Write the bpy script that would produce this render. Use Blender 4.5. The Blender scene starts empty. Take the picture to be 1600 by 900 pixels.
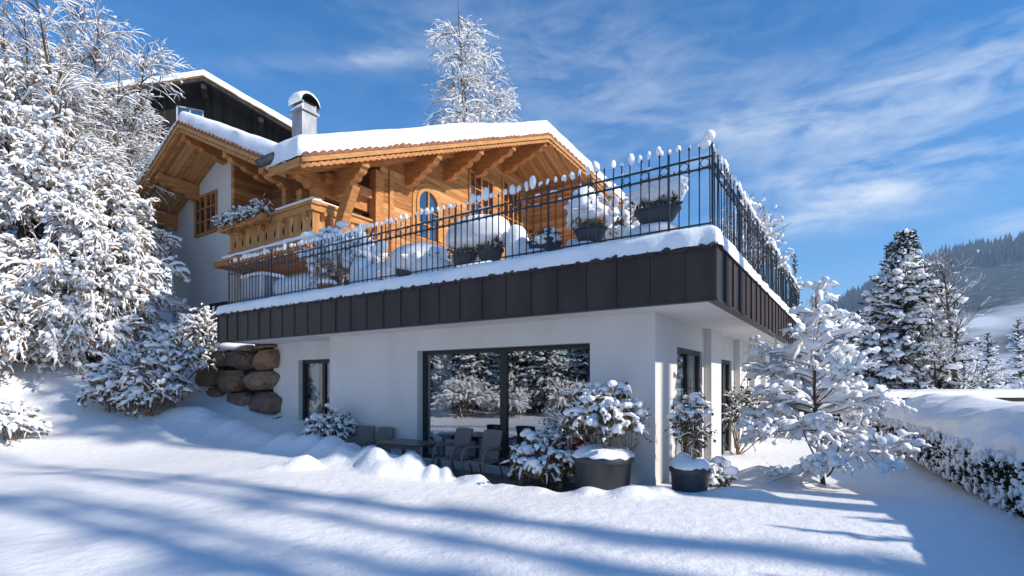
import bpy, math, random
import numpy as np
from math import radians, sin, cos, pi, sqrt, tan

random.seed(11)
SC = bpy.context.scene
COL = SC.collection
RNG = np.random.default_rng(11)

# ------------------------------------------------------------------ frames
C0 = np.array([2.31, 8.34, 0.0])            # ground corner of the house
EX = np.array([0.832, -0.555, 0.0]); EX /= np.linalg.norm(EX)
EY = np.array([-EX[1], EX[0], 0.0])
ROT = math.atan2(EX[1], EX[0])

def L2W(X, Y, Z=0.0):
    p = C0 + EX * X + EY * Y
    return (float(p[0]), float(p[1]), float(Z))

SUN_H = np.array([0.895, -0.446])           # horizontal direction towards the sun
SUN_EL = radians(33)

# ------------------------------------------------------------------ noise helpers
def wav(seed, n=9, f0=1.0, f1=3.0):
    r = np.random.default_rng(seed)
    k = r.normal(size=(n, 3)); k /= np.linalg.norm(k, axis=1)[:, None]
    k *= r.uniform(f0, f1, n)[:, None]
    ph = r.uniform(0, 6.28, n)
    def f(x, y=0.0, z=0.0):
        s = 0
        for i in range(n):
            s = s + np.sin(k[i, 0] * x + k[i, 1] * y + k[i, 2] * z + ph[i])
        return s / sqrt(n)
    return f

def norm(v):
    return v / np.maximum(np.linalg.norm(v, axis=-1, keepdims=True), 1e-9)

# ------------------------------------------------------------------ mesh builder
def ico(sub):
    import bmesh
    bm = bmesh.new(); bmesh.ops.create_icosphere(bm, subdivisions=sub, radius=1.0)
    v = np.array([p.co[:] for p in bm.verts]); f = np.array([[q.index for q in p.verts] for p in bm.faces])
    bm.free(); return v, f
ICO = {s: ico(s) for s in (1, 2, 3, 4)}

class MB:
    def __init__(self):
        self.v = []; self.q = []; self.t = []; self.g = []; self.n = 0
    def add(self, v, quads=None, tris=None, ngons=None):
        v = np.asarray(v, float).reshape(-1, 3)
        if quads is not None and len(quads): self.q.append(np.asarray(quads, np.int64) + self.n)
        if tris is not None and len(tris): self.t.append(np.asarray(tris, np.int64) + self.n)
        if ngons: self.g += [[i + self.n for i in g] for g in ngons]
        self.v.append(v); self.n += len(v)
        return self
    def box(self, x0, x1, y0, y1, z0, z1, f=None, bev=0.0):
        P = [(x0, y0, z0), (x1, y0, z0), (x1, y1, z0), (x0, y1, z0), (x0, y0, z1), (x1, y0, z1), (x1, y1, z1), (x0, y1, z1)]
        if f: P = [f(*p) for p in P]
        return self.add(P, [(0, 3, 2, 1), (4, 5, 6, 7), (0, 1, 5, 4), (1, 2, 6, 5), (2, 3, 7, 6), (3, 0, 4, 7)])
    def prism(self, poly, d0, d1, f):
        """poly: list of (a,b); extruded over c from d0 to d1; f maps (a,b,c) -> xyz"""
        n = len(poly)
        P = [f(a, b, d0) for a, b in poly] + [f(a, b, d1) for a, b in poly]
        q = [(i, (i + 1) % n, n + (i + 1) % n, n + i) for i in range(n)]
        return self.add(P, q, None, [list(range(n))[::-1], list(range(n, 2 * n))])
    def wall(self, f, a0, a1, b0, b1, holes, th):
        A = sorted({a0, a1, *[h[0] for h in holes], *[h[1] for h in holes]})
        B = sorted({b0, b1, *[h[2] for h in holes], *[h[3] for h in holes]})
        inh = lambda a, b: any(h[0] < a < h[1] and h[2] < b < h[3] for h in holes)
        def quad(*p): self.add([f(*x) for x in p], [(0, 1, 2, 3)])
        for i in range(len(A) - 1):
            for j in range(len(B) - 1):
                if inh((A[i] + A[i + 1]) / 2, (B[j] + B[j + 1]) / 2): continue
                quad((A[i], B[j], 0), (A[i + 1], B[j], 0), (A[i + 1], B[j + 1], 0), (A[i], B[j + 1], 0))
                quad((A[i], B[j + 1], th), (A[i + 1], B[j + 1], th), (A[i + 1], B[j], th), (A[i], B[j], th))
        def rim(a0, a1, b0, b1):
            quad((a0, b0, 0), (a0, b1, 0), (a0, b1, th), (a0, b0, th)); quad((a1, b0, th), (a1, b1, th), (a1, b1, 0), (a1, b0, 0))
            quad((a0, b0, th), (a1, b0, th), (a1, b0, 0), (a0, b0, 0)); quad((a0, b1, 0), (a1, b1, 0), (a1, b1, th), (a0, b1, th))
        rim(a0, a1, b0, b1)
        for h in holes: rim(*h)
        return self
    def tubes(self, P, R, sides=5, up=None, sx=1.0, sz=1.0):
        """P (m,n,3), R (m,n): tubes; up (m,n) lifts the centre line along the local up"""
        P = np.asarray(P, float); R = np.asarray(R, float)
        if P.ndim == 2: P = P[None]; R = R[None]
        m, n, _ = P.shape
        if m == 0: return self
        T = np.empty_like(P); T[:, 1:-1] = P[:, 2:] - P[:, :-2]; T[:, 0] = P[:, 1] - P[:, 0]; T[:, -1] = P[:, -1] - P[:, -2]
        T = norm(T)
        zax = np.zeros_like(P); zax[..., 2] = 1.0
        S = np.cross(T, zax); bad = np.linalg.norm(S, axis=-1) < 0.12
        if bad.any():
            xax = np.zeros_like(P); xax[..., 0] = 1.0
            S2 = np.cross(T, xax)
            badl = bad.any(axis=1)
            S[badl] = S2[badl] if True else S[badl]
        S = norm(S); U = np.cross(S, T)
        c = P if up is None else P + U * np.asarray(up)[..., None]
        a = np.linspace(0, 2 * pi, sides, endpoint=False)
        V = c[:, :, None, :] + R[:, :, None, None] * (np.cos(a)[None, None, :, None] * S[:, :, None, :] * sx + np.sin(a)[None, None, :, None] * U[:, :, None, :] * sz)
        idx = np.arange(m * n * sides).reshape(m, n, sides)
        nx = np.roll(idx, -1, axis=2)
        q = np.stack([idx[:, :-1], nx[:, :-1], nx[:, 1:], idx[:, 1:]], -1).reshape(-1, 4)
        self.add(V.reshape(-1, 3), q)
        return self
    def caps(self): return self
    def blobs(self, Cn, S, sub=1, amp=0.18, seed=1, tilt=0.25):
        Cn = np.asarray(Cn, float).reshape(-1, 3); S = np.asarray(S, float).reshape(-1, 3)
        m = len(Cn)
        if m == 0: return self
        r = np.random.default_rng(seed)
        v, f = ICO[sub]
        k = r.normal(size=(m, 2, 3)) * 1.9; ph = r.uniform(0, 6.28, (m, 2))
        d = 1 + amp * (np.sin(np.einsum('mkc,vc->mkv', k, v) + ph[..., None])).sum(1)
        V = v[None] * d[..., None] * S[:, None, :]
        a = r.uniform(0, 6.28, m); ca, sa = np.cos(a)[:, None], np.sin(a)[:, None]
        x = V[..., 0] * ca - V[..., 1] * sa; y = V[..., 0] * sa + V[..., 1] * ca
        V = np.stack([x, y, V[..., 2] + tilt * (r.normal(size=(m, 1)) * x + r.normal(size=(m, 1)) * y)], -1) + Cn[:, None]
        F = f[None] + (np.arange(m) * len(v))[:, None, None]
        return self.add(V.reshape(-1, 3), None, F.reshape(-1, 3))
    def leaves(self, Cn, size, seed=1, droop=0.0, asp=0.42):
        Cn = np.asarray(Cn, float).reshape(-1, 3); m = len(Cn)
        if m == 0: return self
        r = np.random.default_rng(seed)
        d = r.normal(size=(m, 3)); d[:, 2] -= droop; d = norm(d)
        s = norm(np.cross(d, r.normal(size=(m, 3)))); w = np.cross(d, s)
        L = (np.asarray(size) * r.uniform(.6, 1.25, m))[:, None]
        P = np.stack([Cn, Cn + d * L * .5 + s * L * asp + w * L * .12, Cn + d * L, Cn + d * L * .5 - s * L * asp + w * L * .12], 1)
        i = np.arange(m)[:, None] * 4
        return self.add(P.reshape(-1, 3), None, np.concatenate([i + [0, 1, 2], i + [0, 2, 3]]))
    def lathe(self, prof, seg=28, c=(0, 0, 0), sx=1.0, sy=1.0, cap0=True, cap1=True):
        a = np.linspace(0, 2 * pi, seg, endpoint=False)
        V = np.array([[(c[0] + r * cos(t) * sx, c[1] + r * sin(t) * sy, c[2] + z) for t in a] for r, z in prof])
        n = len(prof); idx = np.arange(n * seg).reshape(n, seg); nx = np.roll(idx, -1, 1)
        q = np.stack([idx[:-1], nx[:-1], nx[1:], idx[1:]], -1).reshape(-1, 4)
        g = []
        if cap0: g.append(list(idx[0][::-1]))
        if cap1: g.append(list(idx[-1]))
        return self.add(V.reshape(-1, 3), q, None, [[int(i) for i in x] for x in g])
    def grid(self, V):
        V = np.asarray(V); a, b = V.shape[:2]
        idx = np.arange(a * b).reshape(a, b)
        q = np.stack([idx[:-1, :-1], idx[:-1, 1:], idx[1:, 1:], idx[1:, :-1]], -1).reshape(-1, 4)
        return self.add(V.reshape(-1, 3), q)
    def mesh(self, name, mat, smooth=False):
        V = np.concatenate(self.v) if self.v else np.zeros((0, 3))
        loops = []; starts = []; tot = []
        k = 0
        for arr, w in ((self.q, 4), (self.t, 3)):
            if arr:
                F = np.concatenate(arr); loops.append(F.reshape(-1)); starts.append(np.arange(len(F)) * w + k); tot.append(np.full(len(F), w)); k += F.size
        for g in self.g:
            loops.append(np.array(g)); starts.append(np.array([k])); tot.append(np.array([len(g)])); k += len(g)
        me = bpy.data.meshes.new(name)
        me.vertices.add(len(V)); me.vertices.foreach_set('co', V.astype(np.float32).ravel())
        L = np.concatenate(loops).astype(np.int32); S = np.concatenate(starts).astype(np.int32); T = np.concatenate(tot).astype(np.int32)
        me.loops.add(len(L)); me.loops.foreach_set('vertex_index', L)
        me.polygons.add(len(S)); me.polygons.foreach_set('loop_start', S); me.polygons.foreach_set('loop_total', T)
        me.polygons.foreach_set('use_smooth', np.full(len(S), bool(smooth)))
        me.update(calc_edges=True); me.validate()
        me.materials.append(mat)
        return me
    def build(self, name, mat, parent=None, smooth=False, loc=None, bevel=0.0):
        o = bpy.data.objects.new(name, self.mesh(name, mat, smooth)); COL.objects.link(o)
        if parent is not None: o.parent = parent
        if loc is not None: o.location = loc
        if bevel:
            md = o.modifiers.new('bevel', 'BEVEL'); md.width = bevel; md.segments = 2; md.limit_method = 'ANGLE'; md.angle_limit = 0.6
        return o

def tag(o, label=None, cat=None, group=None, kind=None):
    if label: o['label'] = label
    if cat: o['category'] = cat
    if group: o['group'] = group
    if kind: o['kind'] = kind
    return o

def thing(name, label, cat, loc=(0, 0, 0), rz=0.0, group=None):
    o = bpy.data.objects.new(name, None); COL.objects.link(o)
    o.empty_display_size = 0.2
    o.location = loc; o.rotation_euler = (0, 0, rz)
    return tag(o, label, cat, group)

def copy_tree(o, parent=None):
    c = o.copy(); COL.objects.link(c)
    if parent is not None: c.parent = parent
    for ch in [x for x in o.children]: copy_tree(ch, c)
    return c

# ------------------------------------------------------------------ materials
def mat(name, base, rough=0.6, spec=0.3, metal=0.0, build=None):
    m = bpy.data.materials.new(name); m.use_nodes = True
    nt = m.node_tree; b = nt.nodes['Principled BSDF']
    b.inputs['Base Color'].default_value = (*base, 1); b.inputs['Roughness'].default_value = rough
    b.inputs['Specular IOR Level'].default_value = spec; b.inputs['Metallic'].default_value = metal
    if build: build(nt, b)
    return m

def N(nt, t, **kw):
    n = nt.nodes.new(t)
    for k, v in kw.items():
        if k in n.inputs: n.inputs[k].default_value = v
        else: setattr(n, k, v)
    return n

def coords(nt, scale=(1, 1, 1), kind='Object'):
    tc = N(nt, 'ShaderNodeTexCoord'); mp = N(nt, 'ShaderNodeMapping'); mp.inputs['Scale'].default_value = scale
    nt.links.new(tc.outputs[kind], mp.inputs['Vector']); return mp.outputs['Vector']

def ramp(nt, src, stops):
    r = N(nt, 'ShaderNodeValToRGB'); e = r.color_ramp.elements
    while len(e) < len(stops): e.new(0.5)
    for i, (p, c) in enumerate(stops):
        e[i].position = p; e[i].color = (*c, 1) if len(c) == 3 else c
    nt.links.new(src, r.inputs['Fac']); return r.outputs['Color']

def noisy(scale, stops, stretch=(1, 1, 1), detail=5, bump=0.0, bscale=None, bdist=0.02, rough=0.55):
    def f(nt, b):
        v = coords(nt, stretch)
        n = N(nt, 'ShaderNodeTexNoise', Scale=scale, Detail=detail, Roughness=rough); nt.links.new(v, n.inputs['Vector'])
        nt.links.new(ramp(nt, n.outputs['Fac'], stops), b.inputs['Base Color'])
        if bump:
            n2 = N(nt, 'ShaderNodeTexNoise', Scale=bscale or scale * 3, Detail=4); nt.links.new(v, n2.inputs['Vector'])
            bp = N(nt, 'ShaderNodeBump', Strength=bump, Distance=bdist); nt.links.new(n2.outputs['Fac'], bp.inputs['Height'])
            nt.links.new(bp.outputs['Normal'], b.inputs['Normal'])
    return f

def snow_nodes(fine, bstr):
    def f(nt, b):
        v = coords(nt)
        n = N(nt, 'ShaderNodeTexNoise', Scale=0.9, Detail=3); nt.links.new(v, n.inputs['Vector'])
        nt.links.new(ramp(nt, n.outputs['Fac'], [(0.3, (.86, .87, .89)), (0.7, (.90, .905, .91))]), b.inputs['Base Color'])
        a = N(nt, 'ShaderNodeTexNoise', Scale=fine, Detail=5, Roughness=.6); nt.links.new(v, a.inputs['Vector'])
        c = N(nt, 'ShaderNodeTexNoise', Scale=fine * .18, Detail=3); nt.links.new(v, c.inputs['Vector'])
        m = N(nt, 'ShaderNodeMath', operation='MULTIPLY_ADD'); m.inputs[1].default_value = 2.5
        nt.links.new(c.outputs['Fac'], m.inputs[0]); nt.links.new(a.outputs['Fac'], m.inputs[2])
        bp = N(nt, 'ShaderNodeBump', Strength=bstr, Distance=0.02); nt.links.new(m.outputs[0], bp.inputs['Height'])
        nt.links.new(bp.outputs['Normal'], b.inputs['Normal'])
    return f

M = {}
M['snow'] = mat('snow', (.88, .89, .9), .65, .2, build=snow_nodes(16, .45))
M['snow_ground'] = mat('snow_ground', (.88, .89, .9), .6, .25, build=snow_nodes(30, .6))
M['snow_twig'] = mat('snow_on_twigs', (.88, .89, .9), .7, .15)

def planks(axis, width, stops, dark=0.35, grain=(1, 1, 1), bump=0.35):
    """boards of a given width along an axis of the object, each of its own tone, with dark joints and grain"""
    def f(nt, b):
        tc = N(nt, 'ShaderNodeTexCoord'); sp = N(nt, 'ShaderNodeSeparateXYZ'); nt.links.new(tc.outputs['Object'], sp.inputs[0])
        d = N(nt, 'ShaderNodeMath', operation='DIVIDE'); d.inputs[1].default_value = width; nt.links.new(sp.outputs[axis], d.inputs[0])
        fl = N(nt, 'ShaderNodeMath', operation='FLOOR'); nt.links.new(d.outputs[0], fl.inputs[0])
        fr = N(nt, 'ShaderNodeMath', operation='FRACT'); nt.links.new(d.outputs[0], fr.inputs[0])
        wn = N(nt, 'ShaderNodeTexWhiteNoise', noise_dimensions='1D'); nt.links.new(fl.outputs[0], wn.inputs['W'])
        mp = N(nt, 'ShaderNodeMapping'); mp.inputs['Scale'].default_value = grain; nt.links.new(tc.outputs['Object'], mp.inputs['Vector'])
        add = N(nt, 'ShaderNodeVectorMath', operation='ADD'); nt.links.new(mp.outputs[0], add.inputs[0])
        cm = N(nt, 'ShaderNodeVectorMath', operation='SCALE'); cm.inputs['Scale'].default_value = 7.0
        nt.links.new(wn.outputs['Color'], cm.inputs[0]); nt.links.new(cm.outputs[0], add.inputs[1])
        n = N(nt, 'ShaderNodeTexNoise', Scale=3.0, Detail=6, Roughness=.65); nt.links.new(add.outputs[0], n.inputs['Vector'])
        ma = N(nt, 'ShaderNodeMath', operation='MULTIPLY_ADD'); ma.inputs[1].default_value = .5
        nt.links.new(wn.outputs['Value'], ma.inputs[0]); nt.links.new(n.outputs['Fac'], ma.inputs[2])
        sb = N(nt, 'ShaderNodeMath', operation='SUBTRACT'); sb.inputs[1].default_value = .25; nt.links.new(ma.outputs[0], sb.inputs[0])
        col = ramp(nt, sb.outputs[0], stops)
        # joint
        pp = N(nt, 'ShaderNodeMath', operation='PINGPONG'); pp.inputs[1].default_value = .5; nt.links.new(fr.outputs[0], pp.inputs[0])
        mr = N(nt, 'ShaderNodeMapRange'); mr.inputs['From Max'].default_value = .07; nt.links.new(pp.outputs[0], mr.inputs['Value'])
        mx = N(nt, 'ShaderNodeMix', data_type='RGBA', blend_type='MULTIPLY'); mx.inputs['Factor'].default_value = 1
        g = N(nt, 'ShaderNodeMapRange'); g.inputs['To Min'].default_value = dark; nt.links.new(mr.outputs[0], g.inputs['Value'])
        nt.links.new(col, mx.inputs[6]); nt.links.new(g.outputs[0], mx.inputs[7]); nt.links.new(mx.outputs[2], b.inputs['Base Color'])
        bp = N(nt, 'ShaderNodeBump', Strength=bump, Distance=.03); nt.links.new(mr.outputs[0], bp.inputs['Height']); nt.links.new(bp.outputs['Normal'], b.inputs['Normal'])
    return f

WOOD = [(0.25, (.30, .12, .036)), (0.5, (.49, .22, .07)), (0.78, (.63, .345, .15))]
M['wood_wall'] = mat('wood_wall', (.5, .25, .1), .6, .25, build=planks(2, .2, WOOD, .45, (.5, .5, 6)))
M['wood_wall_darker'] = mat('darker_wood_wall', (.5, .25, .1), .6, .25, build=planks(2, .2, [(0.25, (.24, .11, .045)), (0.5, (.36, .18, .075)), (0.75, (.46, .25, .12))], .45, (.5, .5, 6)))  # the wall boards in darker tones, for the loggia wall
M['wood_board'] = mat('wood_board', (.5, .25, .1), .6, .25, build=planks(1, .17, [(0.25, (.40, .20, .08)), (0.5, (.53, .29, .12)), (0.75, (.62, .37, .17))], .5, (.6, 5, .6)))
M['wood_soffit'] = mat('wood_soffit', (.5, .25, .1), .6, .25, build=planks(0, .17, [(0.25, (.34, .15, .05)), (0.5, (.46, .22, .075)), (0.75, (.55, .29, .115))], .5, (5, .6, .6)))
M['wood_beam'] = mat('wood_beam', (.5, .26, .1), .55, .3, build=noisy(2.2, [(0.3, (.33, .13, .037)), (0.55, (.50, .215, .066)), (0.75, (.60, .30, .108))], (1.2, 1.2, 7), 7, .25, 8, .01))
M['wood_parapet'] = mat('wood_parapet', (.5, .26, .1), .6, .25, build=planks(0, .22, [(0.25, (.38, .175, .06)), (0.5, (.52, .265, .095)), (0.75, (.61, .345, .145))], .5, (5, 5, .6)))
M['wood_parapet_side'] = mat('wood_parapet_side', (.5, .26, .1), .6, .25, build=planks(1, .13, WOOD, .5, (5, 5, .6)))
M['wood_dark'] = mat('wood_dark', (.03, .022, .018), .75, .2, build=planks(0, .2, [(0.3, (.012, .009, .008)), (0.7, (.035, .026, .02))], .5, (5, 5, .5)))
M['wood_purlin_dark'] = mat('wood_purlin_dark', (.05, .04, .03), .8, .2, build=noisy(3, [(0.3, (.02, .017, .015)), (0.7, (.06, .05, .04))]))
M['wood_fresh'] = mat('wood_fresh', (.5, .27, .1), .6, .2, build=noisy(3, [(0.3, (.40, .185, .06)), (0.7, (.60, .31, .115))], (1, 1, 4)))
M['tile'] = mat('roof_tile', (.3, .13, .07), .8, .2, build=noisy(6, [(0.3, (.17, .075, .045)), (0.7, (.36, .16, .08))]))
M['plaster'] = mat('white_plaster', (.8, .79, .78), .85, .15, build=noisy(1.1, [(0.25, (.63, .605, .58)), (0.5, (.69, .665, .64)), (0.75, (.735, .71, .685))], (1, 1, .5), 8, .15, 160, .004))
M['cladding'] = mat('brown_cladding', (.045, .033, .03), .5, .22, build=noisy(2.0, [(0.3, (.040, .029, .026)), (0.7, (.066, .048, .043))], (1, 1, .35), 6))
M['iron'] = mat('wrought_iron', (.02, .022, .026), .45, .5, build=noisy(20, [(0.3, (.014, .016, .02)), (0.7, (.035, .037, .042))]))
M['frame_dark'] = mat('dark_frame', (.02, .02, .022), .45, .4, build=noisy(8, [(0.3, (.014, .014, .016)), (0.7, (.026, .026, .028))]))
M['zinc'] = mat('zinc_sheet', (.35, .35, .36), .45, .5, .6, noisy(3, [(0.3, (.22, .22, .23)), (0.7, (.42, .42, .43))], (1, 1, .4), 6))
M['gutter'] = mat('dark_gutter', (.05, .055, .06), .5, .4, .3, noisy(4, [(0.3, (.03, .032, .036)), (0.7, (.08, .085, .09))]))
M['soot_and_shade'] = mat('soot_and_shade', (.012, .011, .01), .9, .1)  # chimney soot; also painted-in shade for the carved slots and openings
M['stone'] = mat('boulder_stone', (.2, .15, .12), .9, .2, build=noisy(2.6, [(0.25, (.09, .075, .065)), (0.42, (.21, .155, .12)), (0.58, (.30, .20, .14)), (0.75, (.40, .34, .29))], (1, 1, 1), 9, 1.0, 7, .09, .7))
def stone_tone(nt, b):
    src = b.inputs['Base Color'].links[0].from_socket; oi = N(nt, 'ShaderNodeObjectInfo'); rr_ = ramp(nt, oi.outputs['Random'], [(0, (.62, .62, .66)), (.5, (1.1, .92, .8)), (1, (1.0, 1.0, .98))])
    mx = N(nt, 'ShaderNodeMix', data_type='RGBA', blend_type='MULTIPLY'); mx.inputs['Factor'].default_value = 1; nt.links.new(src, mx.inputs[6]); nt.links.new(rr_, mx.inputs[7]); nt.links.new(mx.outputs[2], b.inputs['Base Color'])
stone_tone(M['stone'].node_tree, M['stone'].node_tree.nodes['Principled BSDF'])
M['earth'] = mat('earth_joint', (.03, .026, .022), .95, .1)
M['pot'] = mat('grey_pot', (.045, .05, .056), .5, .35, build=noisy(5, [(0.3, (.036, .04, .045)), (0.7, (.06, .064, .07))], (1, 1, .5), 6, .1, 30))
M['planter'] = mat('slate_planter', (.05, .06, .07), .5, .35, build=noisy(5, [(0.3, (.04, .047, .056)), (0.7, (.062, .072, .085))]))
def wicker(nt, b):
    v = coords(nt, (1, 1, 1))
    w1 = N(nt, 'ShaderNodeTexWave', wave_type='BANDS', bands_direction='Z', Scale=22.0); nt.links.new(v, w1.inputs['Vector'])
    w2 = N(nt, 'ShaderNodeTexWave', wave_type='BANDS', bands_direction='X', Scale=22.0); nt.links.new(v, w2.inputs['Vector'])
    m = N(nt, 'ShaderNodeMath', operation='MULTIPLY'); nt.links.new(w1.outputs['Fac'], m.inputs[0]); nt.links.new(w2.outputs['Fac'], m.inputs[1])
    nt.links.new(ramp(nt, m.outputs[0], [(0.0, (.15, .125, .112)), (1, (.30, .26, .235))]), b.inputs['Base Color'])
M['wicker'] = mat('grey_wicker', (.13, .115, .105), .7, .25, build=wicker)
M['table_top'] = mat('table_top', (.08, .07, .068), .35, .4, build=noisy(12, [(0.3, (.06, .053, .05)), (0.7, (.1, .09, .085))]))
M['bark'] = mat('bark', (.09, .06, .04), .9, .15, build=noisy(6, [(0.3, (.045, .03, .02)), (0.7, (.15, .10, .065))], (1, 1, .3), 7, .5, 20))
M['twig'] = mat('twig_brown', (.16, .095, .05), .85, .15, build=noisy(1.4, [(0.3, (.13, .08, .045)), (0.7, (.30, .19, .105))]))
M['twig_red'] = mat('twig_reddish', (.15, .07, .05), .8, .2, build=noisy(2, [(0.3, (.07, .035, .025)), (0.7, (.2, .09, .06))]))
M['twig_grey'] = mat('twig_grey', (.1, .08, .065), .85, .15, build=noisy(2, [(0.3, (.06, .048, .04)), (0.7, (.16, .125, .1))]))
M['leaf_dry'] = mat('leaf_dry', (.26, .12, .045), .8, .2, build=noisy(3, [(0.3, (.17, .085, .035)), (0.7, (.38, .21, .095))]))
M['leaf_green'] = mat('leaf_evergreen', (.03, .045, .02), .6, .3, build=noisy(4, [(0.3, (.018, .026, .012)), (0.7, (.05, .062, .028))]))
M['leaf_olive'] = mat('leaf_olive', (.1, .08, .04), .7, .25, build=noisy(4, [(0.3, (.05, .035, .018)), (0.7, (.17, .12, .06))]))
M['needle'] = mat('spruce_needle', (.03, .04, .025), .7, .2, build=noisy(2, [(0.3, (.018, .026, .018)), (0.7, (.05, .058, .034))]))
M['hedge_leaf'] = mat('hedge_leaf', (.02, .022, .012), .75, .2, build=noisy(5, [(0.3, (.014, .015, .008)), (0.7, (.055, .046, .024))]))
M['berry'] = mat('red_leaf', (.35, .02, .02), .6, .3)
M['curtain'] = mat('curtain', (.5, .55, .55), .9, .1, build=noisy(2, [(0.3, (.42, .47, .48)), (0.7, (.58, .62, .62))], (1, 1, .2)))
M['curtain_teal'] = mat('curtain_teal', (.1, .2, .24), .9, .1, build=noisy(2, [(0.3, (.06, .14, .17)), (0.7, (.13, .24, .28))], (3, 3, .2)))
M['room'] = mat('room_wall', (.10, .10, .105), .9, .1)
M['paving'] = mat('patio_paving', (.24, .23, .21), .85, .2, build=noisy(5, [(0.3, (.17, .16, .15)), (0.7, (.3, .285, .26))], (1, 1, 1), 7, .3, 20))
M['red_seat'] = mat('bench_seat', (.2, .05, .03), .6, .3, build=noisy(4, [(0.3, (.14, .04, .03)), (0.7, (.26, .08, .05))]))
M['terracotta'] = mat('terracotta', (.45, .16, .07), .75, .2, build=noisy(4, [(0.3, (.36, .12, .05)), (0.7, (.52, .2, .09))]))
M['grey_panel'] = mat('grey_panel', (.42, .43, .45), .6, .3, build=noisy(3, [(0.3, (.36, .37, .39)), (0.7, (.47, .48, .5))]))

def glass_nodes(name, tint, fac):
    m = bpy.data.materials.new(name); m.use_nodes = True; nt = m.node_tree; nt.nodes.clear()
    o = N(nt, 'ShaderNodeOutputMaterial'); t = N(nt, 'ShaderNodeBsdfTransparent'); t.inputs['Color'].default_value = (*tint, 1)
    g = N(nt, 'ShaderNodeBsdfGlossy'); g.inputs['Roughness'].default_value = 0.0; g.inputs['Color'].default_value = (.95, .97, 1, 1)
    x = N(nt, 'ShaderNodeMixShader'); x.inputs[0].default_value = fac
    v = coords(nt); n = N(nt, 'ShaderNodeTexNoise', Scale=.8, Detail=1); nt.links.new(v, n.inputs['Vector'])
    bp = N(nt, 'ShaderNodeBump', Strength=.02, Distance=.02); nt.links.new(n.outputs['Fac'], bp.inputs['Height']); nt.links.new(bp.outputs['Normal'], g.inputs['Normal'])
    nt.links.new(t.outputs[0], x.inputs[1]); nt.links.new(g.outputs[0], x.inputs[2]); nt.links.new(x.outputs[0], o.inputs[0]); return m
M['glass'] = glass_nodes('window_glass', (.66, .74, .75), .36)
def dark_glass(nt, b):
    o = nt.nodes['Material Output']; g = N(nt, 'ShaderNodeBsdfGlossy'); g.inputs['Roughness'].default_value = 0.02
    x = N(nt, 'ShaderNodeMixShader'); x.inputs[0].default_value = .3; nt.links.new(b.outputs[0], x.inputs[1]); nt.links.new(g.outputs[0], x.inputs[2]); nt.links.new(x.outputs[0], o.inputs[0])
M['glass_clear'] = glass_nodes('clear_door_glass', (.62, .72, .74), .13)
M['glass_dim'] = mat('dim_pane', (.010, .009, .008), .12, .4)
M['glass_dark'] = mat('small_pane', (.014, .013, .012), .1, .5, build=dark_glass)

# ------------------------------------------------------------------ terrain
PTS = np.array([
 (0, 4.3, 0), (-4, 4, .04), (4, 4, 0), (-8, 5, .1), (0, 0, 0), (-10, 0, .25), (8, 0, 0), (0, -8, .1), (-10, -10, .4), (12, -10, .1),
 (-2.3, 9.2, 0), (-5.56, 11.24, .0), (-9.07, 13.3, .05), (-13.5, 13.6, .25), (-8, 9, .02),
 (2.31, 8.0, -.02), (-.36, 9.6, -.12), (-4.5, 12.6, .3), (-6.84, 14.3, .5), (-10.2, 16.4, 1.05), (-10.0, 15.0, .75),
 (-14.3, 15.3, 1.15), (-15.2, 17.5, 2.75), (-12.8, 17.5, 2.4), (-18, 17.5, 2.9), (-12, 19, 2.9), (-20, 22, 5), (-15, 25, 5), (-8, 19, 2.6), (-10, 24, 3.4), (-20, 15, 1.9), (-18, 12, .8), (-20, 8, .8),
 (-5, 36, 9), (-20, 38, 12), (-32, 20, 6), (-30, 6, .8), (-25, -5, .5), (-36, -2, 1.5), (-20, -18, .5),
 (4.9, 8.9, -.17), (4.6, 11, -.2), (8, 12, -.12), (4.6, 7.2, -.02), (6.24, 6.3, 0), (10.4, 14.4, 0), (12, 20, -.1), (20, 20, -.2), (20, 5, 0), (30, 30, -.6), (8, 25, .2), (10, 40, 1), (32, 8, 0), (24, -8, .2),
 (5, 15, 0), (-2, 18, .3), (3, 24, 1.0)], float)
def _tps_fit(P):
    n = len(P); d = np.linalg.norm(P[:, None, :2] - P[None, :, :2], axis=-1)
    K = np.where(d > 0, d * d * np.log(d + 1e-12), 0) + np.eye(n) * .6
    A = np.zeros((n + 3, n + 3)); A[:n, :n] = K; A[:n, n] = 1; A[:n, n + 1:] = P[:, :2]; A[n, :n] = 1; A[n + 1:, :n] = P[:, :2].T
    return np.linalg.solve(A, np.concatenate([P[:, 2], np.zeros(3)]))
TW = _tps_fit(PTS)
nz1 = wav(3, 8, .25, .9); nz2 = wav(4, 10, 1.2, 3.5); nz3 = wav(5, 10, 5, 11)
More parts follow.
